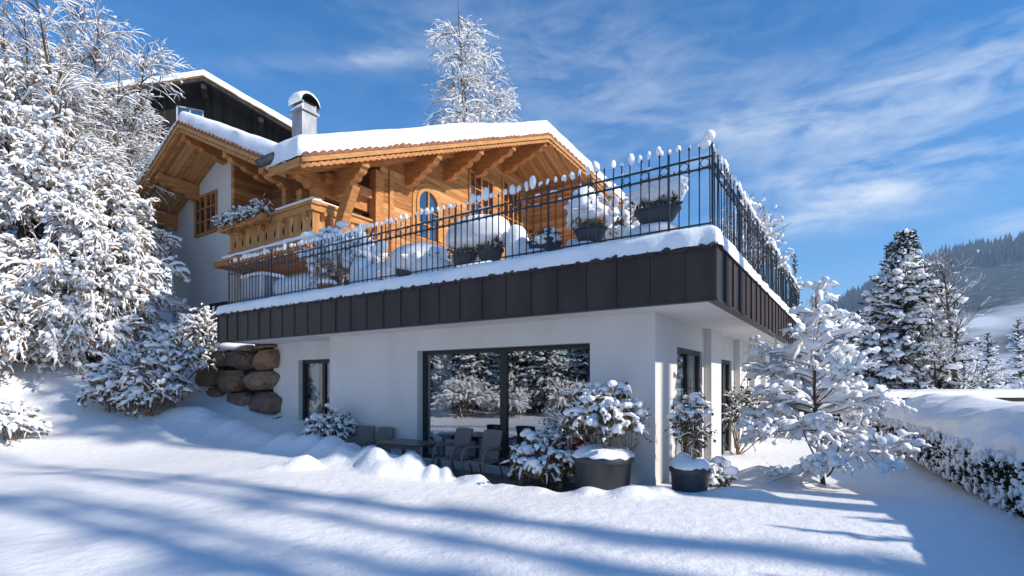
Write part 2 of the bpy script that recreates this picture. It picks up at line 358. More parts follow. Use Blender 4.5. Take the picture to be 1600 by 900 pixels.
BUMPS = [  # x, y, height, radius
 (-3.95, 9.55, .20, .2), (-3.70, 9.6, .16, .16), (-4.3, 9.7, .09, .35), (-2.15, 9.35, .34, .36), (-1.75, 9.2, .30, .27), (-2.55, 9.5, .22, .25), (-1.35, 8.95, .2, .17), (-1.1, 8.85, .22, .12), (-.75, 8.8, .15, .2), (-.4, 8.62, .14, .2),
 (-2.6, 10.1, .42, .42), (-3.25, 10.55, .40, .42), (-3.9, 11.05, .34, .42), (-4.6, 11.7, .24, .4), (-2.0, 9.95, .3, .3), (-5.3, 12.2, .25, .4), (-6.2, 12.9, .18, .45), (-7.6, 14.1, .2, .45), (-6.9, 13.5, .18, .35),
 (1.15, 7.6, .10, .22), (1.7, 7.45, .14, .28), (2.2, 7.5, .10, .16), (.4, 7.95, .10, .28), (3.1, 7.5, .09, .25), (3.55, 7.45, .08, .2), (2.0, 7.75, .06, .2),
 (4.6, 9.1, .28, .36), (4.25, 9.35, .22, .3), (5.1, 8.95, .14, .25), (-8.9, 14.9, .2, .4), (.0, 8.25, .09, .3), (-.6, 8.55, .09, .2), (-9.6, 15.2, .2, .5), (-8.2, 14.5, .15, .3)]
def ground(x, y, fine=True):
    x = np.asarray(x, float); y = np.asarray(y, float); sh = x.shape
    xf, yf = x.ravel(), y.ravel()
    xc, yc = np.clip(xf, -40, 40), np.clip(yf, -25, 45)
    z = np.zeros_like(xf)
    for i, p in enumerate(PTS):
        d = np.sqrt((xc - p[0]) ** 2 + (yc - p[1]) ** 2)
        z += TW[i] * np.where(d > 0, d * d * np.log(d + 1e-12), 0)
    n = len(PTS); z += TW[n] + TW[n + 1] * xc + TW[n + 2] * yc
    far = np.clip((np.hypot(xf, yf - 10) - 45) / 120, 0, 1)
    z = z * (1 - far) - 6 * far
    if fine:
        near = np.exp(-(np.hypot(xf, yf - 6) / 30) ** 2)
        z += near * (.022 * nz1(xf, yf) + .007 * nz2(xf, yf))
        for bx, by, h, r in BUMPS:
            d2 = ((xf - bx) ** 2 + (yf - by) ** 2) / (r * r)
            w = np.exp(-d2 ** 1.3)
            z += h * w * (1 + .22 * nz3(xf, yf))
        # cleared terrace strip in front of the big window, kept below the paving
        lx = (xf - C0[0]) * EX[0] + (yf - C0[1]) * EX[1]; ly = (xf - C0[0]) * EY[0] + (yf - C0[1]) * EY[1]
        w = np.clip((lx + 6.0) / .5, 0, 1) * np.clip((-.95 - lx) / .3, 0, 1) * np.clip((ly + 1.45) / .3, 0, 1) * np.clip((.6 - ly) / .3, 0, 1)
        z = z * (1 - w) + (-.24) * w
        w2 = np.clip((lx + 8.1) / .3, 0, 1) * np.clip((ly - .15) / .2, 0, 1) * np.clip((-.1 - lx) / .2, 0, 1) * np.clip((11.5 - ly) / .5, 0, 1)
        z = z * (1 - w2) + np.minimum(z, -.25) * w2
    return z.reshape(sh)
def gz(x, y): return float(ground(np.array([x]), np.array([y]))[0])

Ngr = 620; B = 7.6
u = np.linspace(-1, 1, Ngr); w_ = 1700 * np.sinh(B * u) / np.sinh(B)
gx, gy = np.meshgrid(w_ - 1.0, w_ + 8.3, indexing='ij')
mb = MB(); mb.grid(np.stack([gx, gy, ground(gx, gy)], -1)[:, ::-1] if False else np.stack([gx, gy, ground(gx, gy)], -1))
# orient upwards
gm = mb
gm.q = [q[:, ::-1] for q in gm.q]
tag(gm.build('snow_ground', M['snow_ground'], None, True), 'wide snow covered garden lawn and slope', 'ground', kind='structure')

# ------------------------------------------------------------------ the chalet
H = thing('chalet', 'wooden and white chalet with snowy roofs above a flat roofed lower floor', 'house', tuple(C0), ROT)
fF = lambda a, b, c: (a, c, b)                      # front plane: a = X, b = Z, c = depth into Y
def front(y0): return lambda a, b, c: (a, y0 + c, b)
def side(x0): return lambda a, b, c: (x0 - c, a, b)   # right-hand plane: a = Y, b = Z, depth towards -X

SZ0, SZ1 = 2.766, 3.46
XL, XR, YF, YB = -11.75, 1.13, -0.94, 12.6
# lower floor walls
mb = MB()
mb.wall(front(0.0), -8.25, 0.0, -.6, SZ0, [(-5.26, -1.15, -.02, 2.32)], .28)
mb.box(-8.25, -8.0, .285, .75, -.6, SZ0)
mb.wall(front(.5), -11.5, -8.26, -.4, SZ0, [(-10.3, -8.9, .2, 2.27)], .25)
SH = [(1.22, 3.05, -.3, 2.28), (4.6, 6.1, -.3, 2.2), (7.65, 8.55, -.3, 2.2)]
mb.wall(side(0.0), .281, 12.0, -.6, SZ0, SH, .28)
for y0, y1 in ((3.2, 4.15), (6.4, 7.45), (8.75, 9.7), (11.0, 11.9)):
    mb.box(.003, .15, y0, y1, -.6, SZ0)
mb.box(-11.5, -.3, 11.7, 11.99, -.6, SZ0)
mb.build('lower_wall', M['plaster'], H)
# room behind the glass
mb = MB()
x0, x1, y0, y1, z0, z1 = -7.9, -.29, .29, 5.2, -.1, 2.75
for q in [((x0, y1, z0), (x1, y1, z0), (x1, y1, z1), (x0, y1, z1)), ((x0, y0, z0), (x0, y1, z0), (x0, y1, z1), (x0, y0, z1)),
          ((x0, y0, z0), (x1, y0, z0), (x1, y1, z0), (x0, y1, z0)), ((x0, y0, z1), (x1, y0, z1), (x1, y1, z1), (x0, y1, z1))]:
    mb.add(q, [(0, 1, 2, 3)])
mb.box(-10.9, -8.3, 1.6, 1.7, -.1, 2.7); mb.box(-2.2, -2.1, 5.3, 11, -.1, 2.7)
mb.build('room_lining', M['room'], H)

def window(f, a0, a1, b0, b1, c, fw, mulls, pane, frame, depth=.07, bars=(), barw=.025):
    mb = MB()
    bx = lambda A0, A1, B0, B1, C0_, C1_: mb.add([f(*p) for p in ((A0, B0, C0_), (A1, B0, C0_), (A1, B0, C1_), (A0, B0, C1_), (A0, B1, C0_), (A1, B1, C0_), (A1, B1, C1_), (A0, B1, C1_))],
        [(0, 3, 2, 1), (4, 5, 6, 7), (0, 1, 5, 4), (1, 2, 6, 5), (2, 3, 7, 6), (3, 0, 4, 7)])
    bx(a0, a0 + fw, b0, b1, c, c + depth); bx(a1 - fw, a1, b0, b1, c, c + depth)
    bx(a0 + fw, a1 - fw, b0, b0 + fw, c, c + depth); bx(a0 + fw, a1 - fw, b1 - fw, b1, c, c + depth)
    for m_, w in mulls: bx(m_ - w / 2, m_ + w / 2, b0 + fw, b1 - fw, c + .004, c + depth - .004)
    for kind, p in bars:
        if kind == 'v': bx(p - barw / 2, p + barw / 2, b0 + fw, b1 - fw, c + .008, c + depth - .01)
        else: bx(a0 + fw, a1 - fw, p - barw / 2, p + barw / 2, c + .012, c + depth - .014)
    o = mb.build('window', frame, H)
    mb = MB(); cc = c + depth * .6
    mb.add([f(a0 + fw * .6, b0 + fw * .6, cc), f(a1 - fw * .6, b0 + fw * .6, cc), f(a1 - fw * .6, b1 - fw * .6, cc), f(a0 + fw * .6, b1 - fw * .6, cc)], [(0, 1, 2, 3)])
    mb.build('pane', pane, o)
    return o
window(front(0), -5.26, -1.15, -.02, 2.32, .17, .085, [(-3.1, .16)], M['glass'], M['frame_dark'])
w = window(front(.5), -10.3, -8.9, .2, 2.27, .13, .1, [(-9.35, .12)], M['glass_clear'], M['frame_dark']); w.name = 'glass_door'
for (a0, a1, b0, b1), mu in zip(SH, ([(2.14, .12)], [(5.35, .1)], [(8.1, .08)])):
    w = window(side(0), a0, a1, b0, b1, .05, .10, mu, M['glass'], M['frame_dark']); w.name = 'glass_door'
# a tilted casement in the small door, curtains
def curtain(f, a0, a1, b0, b1, c, m, waves=9, amp=.035):
    n = waves * 8; a = np.linspace(a0, a1, n); mb = MB()
    V = np.array([[f(x, b, c + amp * sin((x - a0) / (a1 - a0) * waves * 6.283 + .6 * sin(7 * x))) for b in np.linspace(b0, b1, 4)] for x in a])
    mb.grid(V); return mb.build('curtain', m, H, True)
curtain(front(0), -5.2, -4.62, .0, 2.3, .42, M['curtain'], 4)
curtain(front(0), -3.6, -2.2, -.05, .95, .5, M['curtain_teal'], 7)
curtain(front(.5), -10.25, -9.95, .2, 2.2, .4, M['curtain'], 2)
curtain(front(.5), -9.9, -9.3, .2, 2.2, .5, M['curtain_teal'], 4)
curtain(side(0), 1.4, 3.0, -.3, 2.2, .42, M['curtain'], 10)
curtain(side(0), 4.7, 6.0, -.3, 2.2, .42, M['curtain'], 9)
curtain(side(0), 7.7, 8.5, -.3, 2.2, .42, M['curtain'], 6)

# flat roof slab: soffit, cladding with standing seams
mb = MB(); mb.box(XL + .02, XR - .02, YF + .02, YB - .02, SZ0, SZ1 - .05); mb.build('soffit_slab', M['plaster'], H)
mb = MB()
px = np.arange(XR - .41, XL, -.5); edges = [XR] + list(px) + [XL]
for i in range(len(edges) - 1):
    a1, a0 = edges[i], edges[i + 1]; off = random.uniform(0, .007)
    mb.box(a0 + .006, a1 - .006, YF - .012 - off, YF + .018, SZ0 - .02, SZ1)
    mb.box(a0 - .011, a0 + .011, YF - .036, YF + .017, SZ0 - .02, SZ1 - .002)
ys = list(np.arange(YF + .5, YB, .54)); edges = [YF] + ys + [YB]
for i in range(len(edges) - 1):
    a0, a1 = edges[i], edges[i + 1]; off = random.uniform(0, .007)
    mb.box(XR - .018, XR + .012 + off, a0 + .006, a1 - .006, SZ0 - .02, SZ1)
    mb.box(XR - .017, XR + .04, a1 - .012, a1 + .012, SZ0 - .02, SZ1 - .002)
mb.box(XL - .012, XL + .018, YF, YB, SZ0 - .02, SZ1)
mb.box(XR - .1, XR + .035, YF - .04, YB, SZ0 - .05, SZ0 - .022)          # drip edge
mb.box(XL, XR - .1, YF - .03, YF + .1, SZ0 - .04, SZ0 - .022)
# undulating flashing under the snow
V = np.array([[(x, YF - .05 + .012 * sin(x * 23) + .01 * sin(x * 51), z + .012 * sin(x * 17) + .014 * sin(x * 41)) for z in (SZ1 - .03, SZ1 + .03)] for x in np.linspace(XL, XR + .04, 420)])
mb.grid(V)
mb.box(XL, XR + .03, YF - .045, YF + .05, SZ1 + .001, SZ1 + .012)
mb.box(XR - .05, XR + .045, YF + .06, YB, SZ1 + .001, SZ1 + .02)
mb.build('fascia_cladding', M['cladding'], H)
# ------------------------------------------------------------------ snow / roof patches
def edge_u(n, k=5):
    """parameter values packed towards both ends"""
    t = np.linspace(0, 1, n); return .5 - .5 * np.cos(pi * t) if k == 0 else (np.sin((t - .5) * pi) ** 1 * .5 + .5)
def dens(n, e=7, frac=.02):
    a = frac * (np.linspace(0, 1, e) ** 1.6)
    return np.concatenate([a, np.linspace(frac, 1 - frac, n)[1:-1], 1 - a[::-1]])
def snow_patch(name, parent, xl, xr, y0, y1, zb, T, nx=60, ny=60, free=(1, 1, 1, 1), r=.3, amp=.03, seed=1, bulge=.05, smat=None):
    us = dens(nx); vs = dens(ny); f1 = wav(seed, 8, .5, 1.6); f2 = wav(seed + 1, 10, 3, 7); f3 = wav(seed + 2, 8, 8, 17)
    V = np.zeros((len(us), len(vs), 3))
    for j, v in enumerate(vs):
        y = y0 + (y1 - y0) * v; a, b = xl(y), xr(y)
        x = a + (b - a) * us
        D = []
        if free[0]: D.append(x - a)
        if free[1]: D.append(b - x)
        if free[2]: D.append(np.full_like(x, y - y0))
        if free[3]: D.append(np.full_like(x, y1 - y))
        d = np.min(D, axis=0) if D else np.full_like(x, 9)
        t = np.clip(d / (r * (1 + .25 * f2(x, y))), 0, 1)
        h = T * (1 + .10 * f1(x, y)) * (1 - (1 - t) ** 2.6) ** (1 / 2.6) + amp * (f2(x, y) + .35 * f3(x, y)) * t ** .5
        # the snow leans a little over the edge
        out = bulge * np.sin(np.clip(t * 1.3, 0, 1) * pi) + .02 * f3(x, y) * (t < .3)
        xx = x.copy(); yy = np.full_like(x, y)
        if free[0]: xx -= out * (x - a < r * 1.3)
        if free[1]: xx += out * (b - x < r * 1.3)
        if free[2]: yy -= out * (y - y0 < r * 1.3)
        if free[3]: yy += out * (y1 - y < r * 1.3)
        V[:, j, 0] = xx; V[:, j, 1] = yy; V[:, j, 2] = zb(x, np.full_like(x, y)) + np.maximum(h, 0)
    mb = MB(); mb.grid(V.transpose(1, 0, 2)); return mb.build(name, smat or M['snow'], parent, True)

K = lambda c: (lambda y: c)
o = snow_patch('terrace_snow', H, K(XL - .05), K(XR + .04), YF - .05, YB, lambda x, y: SZ1 + .016 + 0 * x, .29, 150, 120, (1, 1, 1, 0), .26, .016, 21, .04)

# ------------------------------------------------------------------ upper house: roofs
AX, AZ, AP, AY0 = -17.1, 10.75, .477, .4         # ridge of the front gable, pitch, verge plane
zA = lambda x, y: AZ - AP * np.abs(np.asarray(x) - AX)
P1 = np.array([-9.3, -.1, 7.5]); P2 = np.array([-8.0, 10.6, 12.0]); P3 = np.array([-6.0, 16.4, 9.6])
BP = (P2[2] - P1[2]) / (P2[1] - P1[1]); BP2 = (P2[2] - P3[2]) / (P3[1] - P2[1])
zB = lambda x, y: np.where(np.asarray(y) < P2[1], P1[2] + BP * (np.asarray(y) - P1[1]), P2[2] - BP2 * (np.asarray(y) - P2[1]))
def xval(y): return AX + (AZ - (P1[2] + BP * (y - P1[1]))) / AP     # valley between the two roofs
YV = P1[1] + (AZ - P1[2]) / BP
def xverge(y): return P1[0] + (P2[0] - P1[0]) * (y - P1[1]) / (P2[1] - P1[1]) if y < P2[1] else P2[0] + (P3[0] - P2[0]) * (y - P2[1]) / (P3[1] - P2[1])
def xlB(y): return max(AX, xval(max(y, AY0))) if y < YV else AX

def roof_slab(name, xl, xr, y0, y1, zb, th, m, nx=8, ny=30):
    us = np.linspace(0, 1, nx); vs = np.linspace(0, 1, ny)
    top = np.zeros((ny, nx, 3)); 
    for j, v in enumerate(vs):
        y = y0 + (y1 - y0) * v; a, b = xl(y), xr(y); x = a + (b - a) * us
        top[j, :, 0] = x; top[j, :, 1] = y; top[j, :, 2] = zb(x, np.full_like(x, y))
    bot = top.copy(); bot[..., 2] -= th
    mb = MB(); mb.grid(top); mb.grid(bot[:, ::-1])
    for e0, e1 in ((top[0], bot[0]), (bot[-1], top[-1]), (bot[:, 0], top[:, 0]), (top[:, -1], bot[:, -1])):
        mb.grid(np.stack([e0, e1]))
    return mb.build(name, m, H)
TH = .16
roof_slab('roof', K(-22.2), K(AX), AY0, 14.0, zA, TH, M['wood_board'], 20, 4)
roof_slab('roof', K(AX), lambda y: xval(y), AY0, YV - .01, zA, TH, M['wood_board'])
roof_slab('roof', xlB, xverge, P1[1], P2[1], zB, TH, M['wood_soffit'], 8, 60)
roof_slab('roof', K(AX), xverge, P2[1], P3[1], zB, TH, M['wood_soffit'], 8, 12)
snow_patch('roof_snow', H, K(-22.3), K(AX), AY0 + .0, 14, lambda x, y: zA(x, y) + .03, .55, 50, 30, (1, 0, 1, 0), .34, .02, 31, .03)
snow_patch('roof_snow', H, K(AX), lambda y: xval(y) + .02, AY0 + .0, YV - .02, lambda x, y: zA(x, y) + .03, .55, 60, 40, (0, 0, 1, 0), .34, .02, 31, .03)
snow_patch('roof_snow', H, lambda y: xlB(y) - .02, lambda y: xverge(y) - .02, P1[1] - .07, P2[1], lambda x, y: zB(x, y) + .03, .60, 70, 110, (0, 1, 1, 0), .34, .025, 41, .06)
snow_patch('roof_snow', H, K(AX), lambda y: xverge(y) - .02, P2[1], P3[1] + .05, lambda x, y: zB(x, np.maximum(y, P2[1] + 1e-6)) + .03, .60, 40, 60, (0, 1, 0, 1), .34, .025, 41, .06)

# verge boards with a carved (toothed) lower edge; f(s) gives the point of the roof edge, nrm the outward direction
def verge(pa, pb, out, drop0=.02, layers=((.0, .15, .05, 0), (.03, .30, .09, 1)), period=.21):
    pa, pb = np.array(pa), np.array(pb); out = np.array(out, float); L = np.linalg.norm(pb - pa); d = (pb - pa) / L
    for off0, hgt, off1, toothed in layers:
        mb = MB(); n = int(L / period); A = []; Bt = []
        if toothed:
            s = np.linspace(0, L, n * 6 + 1)
            low = hgt - .045 + .045 * np.abs(np.sin(s / period * pi)) 
        else:
            s = np.linspace(0, L, 12); low = np.full_like(s, hgt)
        top = pa + d * s[:, None] + np.array([0, 0, -drop0 + (-.10 if toothed else 0)])
        bot = pa + d * s[:, None] - np.array([0, 0, 1.0]) * low[:, None]
        o0, o1 = (out * .0, out * .045) if not toothed else (out * -.05, out * -.004)
        mb.grid(np.stack([top + o1, bot + o1])); mb.grid(np.stack([bot + o0, top + o0])); mb.grid(np.stack([bot + o1, bot + o0])); mb.grid(np.stack([top + o0, top + o1]))
        mb.build('verge_board', M['wood_fresh'] if not toothed else M['wood_beam'], H)
    # flat dark strip standing for shade in carved slots, wider at every tooth
    n = int(L / period); ss = np.linspace(0, L, n * 8 + 1); ph = (ss / period) % 1.0
    hi = .135 + .0 * ss; lo = .150 + .05 * np.exp(-((ph - .45) / .16) ** 2) + .02 * np.exp(-((ph - .8) / .08) ** 2)
    A_ = pa + d * ss[:, None] + out * .006 - np.array([0, 0, 1.0]) * hi[:, None]; B_ = pa + d * ss[:, None] + out * .006 - np.array([0, 0, 1.0]) * lo[:, None]
    mb = MB(); mb.grid(np.stack([A_, B_])); mb.build('slot_shade', M['soot_and_shade'], H)
    # tile ends under the snow
    n = int(L / .025); ss = np.linspace(0, L, n); wv = np.abs(np.sin(ss / .26 * pi)) ** .7; jit = wav(int(L * 10), 9, 2, 9)(ss)
    A_ = pa + d * ss[:, None] + out * .055; top = A_ + np.array([0, 0, 1.0]) * (.02 + .085 * wv * (1 + .25 * jit))[:, None]; back = top - out * .35 
    mb = MB(); mb.grid(np.stack([top, A_ - np.array([0, 0, .012])])); mb.grid(np.stack([back, top])); mb.build('tile_edge', M['tile'], H)
v3 = lambda x, y, z: np.array([x, y, z], float)
verge(v3(-22.2, AY0, zA(-22.2, 0)), v3(AX, AY0, AZ), (0, -1, 0)); verge(v3(AX, AY0, AZ), v3(xval(AY0), AY0, zA(xval(AY0), 0)), (0, -1, 0))
dB = norm(np.array([P2[0] - P1[0], P2[1] - P1[1], 0])); verge(P1, P2, (dB[1], -dB[0], 0))
dB2 = norm(np.array([P3[0] - P2[0], P3[1] - P2[1], 0])); verge(P2, P3, (dB2[1], -dB2[0], 0))
# eave board at the front of roof B + gutter elbow at the valley
mb = MB(); mb.box(xlB(P1[1]) , P1[0] - .03, P1[1] - .03, P1[1] + .02, P1[2] - .2, P1[2] - .01); mb.build('eave_board', M['wood_fresh'], H)
xv = xval(AY0)
mb = MB()
mb.tubes(np.array([[(xv + .55, AY0 + .2, zA(xv, 0) + .42), (xv + .42, AY0 - .25, zA(xv, 0) + .2), (xv + .18, AY0 - .62, zA(xv, 0) - .02), (xv + .0, AY0 - .85, zA(xv, 0) - .2)]]), np.array([[.17, .17, .13, .11]]), 12)
mb.tubes(np.array([[(xv + .62, AY0 + .1, zA(xv, 0) + .75), (xv + .6, AY0 - .1, zA(xv, 0) + .5), (xv + .45, AY0 - .4, zA(xv, 0) + .25)]]), np.array([[.05, .12, .06]]), 8)
mb.build('gutter_spout', M['gutter'], H)

# purlins of the front gable (run along Y, carved ends) and rafters
def beam_profile(L, h0, h1, steps=4):
    """(distance from tip, depth) polygon: stepped, rounded lower edge growing from h0 to h1"""
    pts = [(0, 0), (0, -h0)]
    for i in range(steps):
        s0 = (i + .35) / steps; s1 = (i + 1) / steps
        za = -(h0 + (h1 - h0) * i / steps); zb = -(h0 + (h1 - h0) * (i + 1) / steps)
        for k in range(6):
            t = k / 5; pts.append((L * (s0 + (s1 - s0) * (1 - cos(t * pi / 2))), za + (zb - za) * sin(t * pi / 2)))
    pts.append((L * 1.001 + .5, -h1)); pts.append((L * 1.001 + .5, 0))
    return pts
for px_, wdt in ((-21.0, .26), (-19.2, .28), (-14.3, .26), (-12.2, .28)):
    zt = float(zA(px_, 0)) - TH - .005 - .14 * AP
    mb = MB(); mb.prism(beam_profile(1.3, .24, .62, 3), -wdt / 2, wdt / 2, lambda a, b, c: (px_ + c, AY0 + .12 + a, zt + b)); mb.build('purlin', M['wood_beam'], H, bevel=.012)
mb = MB(); zt = AZ - TH - .1; mb.prism(beam_profile(1.3, .26, .6, 3), -.15, .15, lambda a, b, c: (AX + c, AY0 + .12 + a, zt + b)); mb.build('purlin', M['wood_beam'], H, bevel=.012)
for yy in (.62, 1.25, 1.88):
    for sgn in (-1, 1):
        xe = -22.1 if sgn < 0 else xval(yy) - .1
        mb = MB(); mb.prism([(AX + sgn * .02, float(AZ - TH - .012)), (xe, float(zA(xe, 0)) - TH - .004), (xe, float(zA(xe, 0)) - TH - .14), (AX + sgn * .02, float(AZ - TH - .15))], -.06, .06, lambda a, b, c: (a, yy + c, b)); mb.build('rafter', M['wood_beam'], H)
# long carved beam over the balcony, from the front gable's purlin to the corner post
ztp = 7.86
mb = MB(); mb.prism([(.7, ztp), (.7, ztp - .26), (.85, ztp - .34), (1.0, ztp - .36), (1.1, ztp - .48), (1.35, ztp - .5), (1.45, ztp - .62), (3.6, ztp - .64), (3.6, ztp)], -.14, .14, lambda a, b, c: (-10.75 + c, a, b)); mb.build('balcony_beam', M['wood_beam'], H, bevel=.012)

# purlins of the side gable (run along X, carved ends under the verge)
GX = -10.3                                        # plane of the side gable wall
purl_y = [1.95, 4.75, 6.75, 8.55, 10.6]
for i, yy in enumerate(purl_y):
    tip = xverge(yy) - .13; L = tip - GX; zt = float(zB(0, min(yy, P2[1] - .001))) - TH - .01 - (.13 * BP if yy < 10 else .06)
    mb = MB(); mb.prism(beam_profile(L * .82, .22, .86, 4), -.13, .13, lambda a, b, c: (tip - a, yy + c, zt + b)); mb.build('purlin', M['wood_beam'], H, bevel=.012)
yy = 13.3; tip = xverge(yy) - .13; zt = float(zB(0, yy)) - TH - .1
mb = MB(); mb.prism(beam_profile(2.0, .22, .7, 4), -.13, .13, lambda a, b, c: (tip - a, yy + c, zt + b)); mb.build('purlin', M['wood_beam'], H, bevel=.012)
for i in range(4):                                # rafters of the back slope under the overhang
    xx = -9.9 + .62 * i
    mb = MB(); mb.prism([(10.75, float(zB(0, 10.75)) - TH - .004), (16.2, float(zB(0, 16.2)) - TH - .004), (16.2, float(zB(0, 16.2)) - TH - .15), (10.75, float(zB(0, 10.75)) - TH - .15)], -.06, .06, lambda a, b, c: (xx + c, a, b)); mb.build('rafter', M['wood_beam'], H)
    mb = MB(); mb.prism([(.2, float(zB(0, .2)) - TH - .004), (10.4, float(zB(0, 10.4)) - TH - .004), (10.4, float(zB(0, 10.4)) - TH - .13), (.2, float(zB(0, .2)) - TH - .13)], -.05, .05, lambda a, b, c: (-10.15 + .42 * i * (1 if i < 2 else .7) + c, a, b))
    if i < 2: mb.build('rafter', M['wood_beam'], H)
# side gable wall (faces right), wing wall at its far end (faces the terrace front)
gw = [(3.5, SZ1), (12.8, SZ1), (12.8, float(zB(0, 12.8)) - TH), (P2[1], P2[2] - TH), (3.5, float(zB(0, 3.5)) - TH)]
mb = MB(); mb.prism(gw, 0, .25, lambda a, b, c: (GX - c, a, b)); mb.build('gable_wall', M['wood_wall'], H)
mb = MB(); mb.prism([(GX + .003, SZ1), (-7.7, SZ1), (-7.7, float(zB(0, 12.8)) - TH - .02), (GX + .003, float(zB(0, 12.8)) - TH - .02)], 0, .2, lambda a, b, c: (a, 12.8 + c, b)); mb.build('wing_wall', M['wood_wall'], H)
mb = MB(); mb.box(GX + .004, -7.55, 12.55, 12.79, 10.28, 10.55); mb.build('balcony_beam', M['wood_beam'], H, bevel=.012)
mb = MB(); mb.box(GX - .25, GX + .06, 3.25, 3.58, 6.0, 8.55); mb.build('corner_post', M['wood_beam'], H, bevel=.012)
mb = MB(); mb.box(GX + .003, GX + .07, 3.85, 4.03, 3.5, 8.75); mb.build('corner_post', M['wood_beam'], H, bevel=.01)
# white front gable wall
aw = [(-21.4, .5), (-16.5, .5), (-16.5, float(zA(-16.5, 0)) - TH), (AX, AZ - TH), (-21.4, float(zA(-21.4, 0)) - TH)]
mb = MB(); mb.prism(aw, 0, .3, lambda a, b, c: (a, 2.0 + c, b)); mb.build('gable_wall', M['plaster'], H)
mb = MB(); mb.box(-21.3, -21.0, 2.3, 13.5, .5, 8.55); mb.build('side_wall', M['plaster'], H)
mb = MB(); mb.box(-16.5, -16.3, 1.9, 2.15, 5.9, 10.2); mb.box(-16.49, -16.31, 2.15, 3.4, 5.9, 10.1); mb.build('wood_jamb', M['wood_wall'], H)
# back wall of the loggia, lower storey under the balcony, closing walls behind
mb = MB(); mb.prism([(-16.5, 5.8), (GX - .26, 5.8), (GX - .26, 8.7), (-12.1, 8.6), (-13.6, 9.0), (-16.5, 10.25)], 0, .2, lambda a, b, c: (a, 3.4 + c, b)); mb.build('loggia_wall', M['wood_wall_darker'], H)
mb = MB(); mb.box(-16.5, GX - .26, 3.4, 3.6, 2.0, 5.78); mb.build('lower_storey_wall', M['plaster'], H)
mb = MB(); mb.box(-21, GX - .3, 13.2, 13.4, .5, 10.2); mb.build('back_wall', M['plaster'], H)
window(front(3.4), -12.9, -10.75, 6.02, 7.95, -.06, .09, [(-11.8, .12)], M['glass_dim'], M['wood_dark'])
window(front(3.4), -14.0, -11.2, 3.6, 5.4, -.06, .09, [(-12.6, .1)], M['glass_dark'], M['wood_dark'])
# posts of the loggia
for (xx, yy, w, z0, z1) in ((-12.2, 1.35, .09, 6.9, 7.9), (-11.35, 1.35, .13, 6.9, 7.5), (-10.65, 1.35, .15, 6.0, 7.4), (-13.1, 2.6, .1, 6.0, 8.6)):
    mb = MB(); mb.box(xx - w, xx + w, yy - w, yy + w, z0, z1); mb.build('post', M['wood_beam'], H, bevel=.01)
mb = MB(); mb.box(-10.62, -10.4, 1.5, 3.3, 7.62, 7.92); mb.build('balcony_beam', M['wood_beam'], H, bevel=.012)
# big slanting strut at the balcony corner
mb = MB(); mb.prism([(-10.35, 5.9), (-10.05, 5.9), (-9.75, 6.6), (-9.35, 7.32), (-9.62, 7.42), (-10.05, 6.75)], -.13, .13, lambda a, b, c: (a, 1.75 + c, b)); mb.build('strut', M['wood_beam'], H, bevel=.012)

# balcony
BZ = 6.0
mb = MB()
pf = [(-15.45, BZ - .05), (-10.55, BZ - .05), (-10.55, 6.9), (-15.45, 6.9)]
mb.box(-15.05, -10.5, 1.1, 1.17, BZ - .1, 6.83); bo = mb.build('balcony', M['wood_parapet'], H)
mb = MB(); mb.box(-10.57, -10.49, 1.172, 3.48, BZ - .1, 6.85); mb.build('parapet', M['wood_parapet_side'], bo)
mb = MB(); mb.box(-16.3, -10.5, 1.172, 3.39, BZ - .28, BZ - .1); mb.build('floor', M['wood_beam'], bo)
mb = MB()
mb.box(-15.15, -10.36, .98, 1.3, 6.84, 6.94); mb.box(-10.62, -10.36, 1.302, 3.5, 6.86, 6.94)
mb.box(-15.1, -10.42, 1.03, 1.098, 6.66, 6.835); mb.box(-10.487, -10.42, 1.0, 3.5, 6.66, 6.855)
mb.box(-15.1, -10.44, 1.05, 1.098, BZ + .0, BZ + .08); mb.build('handrail', M['wood_fresh'], bo, bevel=.012)
for i in range(10):                               # dark drops standing for the shade inside openings in the balcony boards
    xx = -14.7 + i * .46
    mb = MB(); mb.blobs([(xx, 1.093, 6.26), (xx, 1.093, 6.36)], [(.028, .012, .10), (.03, .012, .06)], 2, 0, 1, 0); mb.build('hole_shade', M['soot_and_shade'], bo, True)
for i in range(4):
    mb = MB(); mb.prism([(1.0, 6.65), (1.0, 6.53), (1.17, 6.35), (1.17, 6.65)], -.05, .05, lambda a, b, c: (-14.2 + i * 1.15 + c, a - .02, b)); mb.build('bracket', M['wood_beam'], bo)
for i in range(3):
    mb = MB(); mb.prism([(-10.3, 6.65), (-10.3, 6.55), (-10.486, 6.4), (-10.486, 6.65)], -.05, .05, lambda a, b, c: (a, 1.4 + i * .85 + c, b)); mb.build('bracket', M['wood_beam'], bo)
snow_patch('rail_snow', bo, K(-12.2), K(-10.38), .99, 1.29, lambda x, y: 6.945 + 0 * x, .08, 30, 16, (1, 1, 1, 1), .06, .006, 5, .01)
snow_patch('rail_snow', bo, K(-10.6), K(-10.38), 1.3, 2.0, lambda x, y: 6.945 + 0 * x, .05, 12, 20, (1, 1, 1, 1), .06, .006, 6, .01)
mb = MB(); mb.box(-15.1, -10.45, .86, 1.098, 5.72, 5.80); mb.box(-15.0, -10.5, .93, 1.097, 5.58, 5.715); mb.build('ledge', M['wood_beam'], bo)
snow_patch('ledge_snow', bo, K(-15.1), K(-10.45), .84, 1.09, lambda x, y: 5.805 + 0 * x, .11, 60, 12, (1, 1, 1, 0), .12, .02, 7, .02)
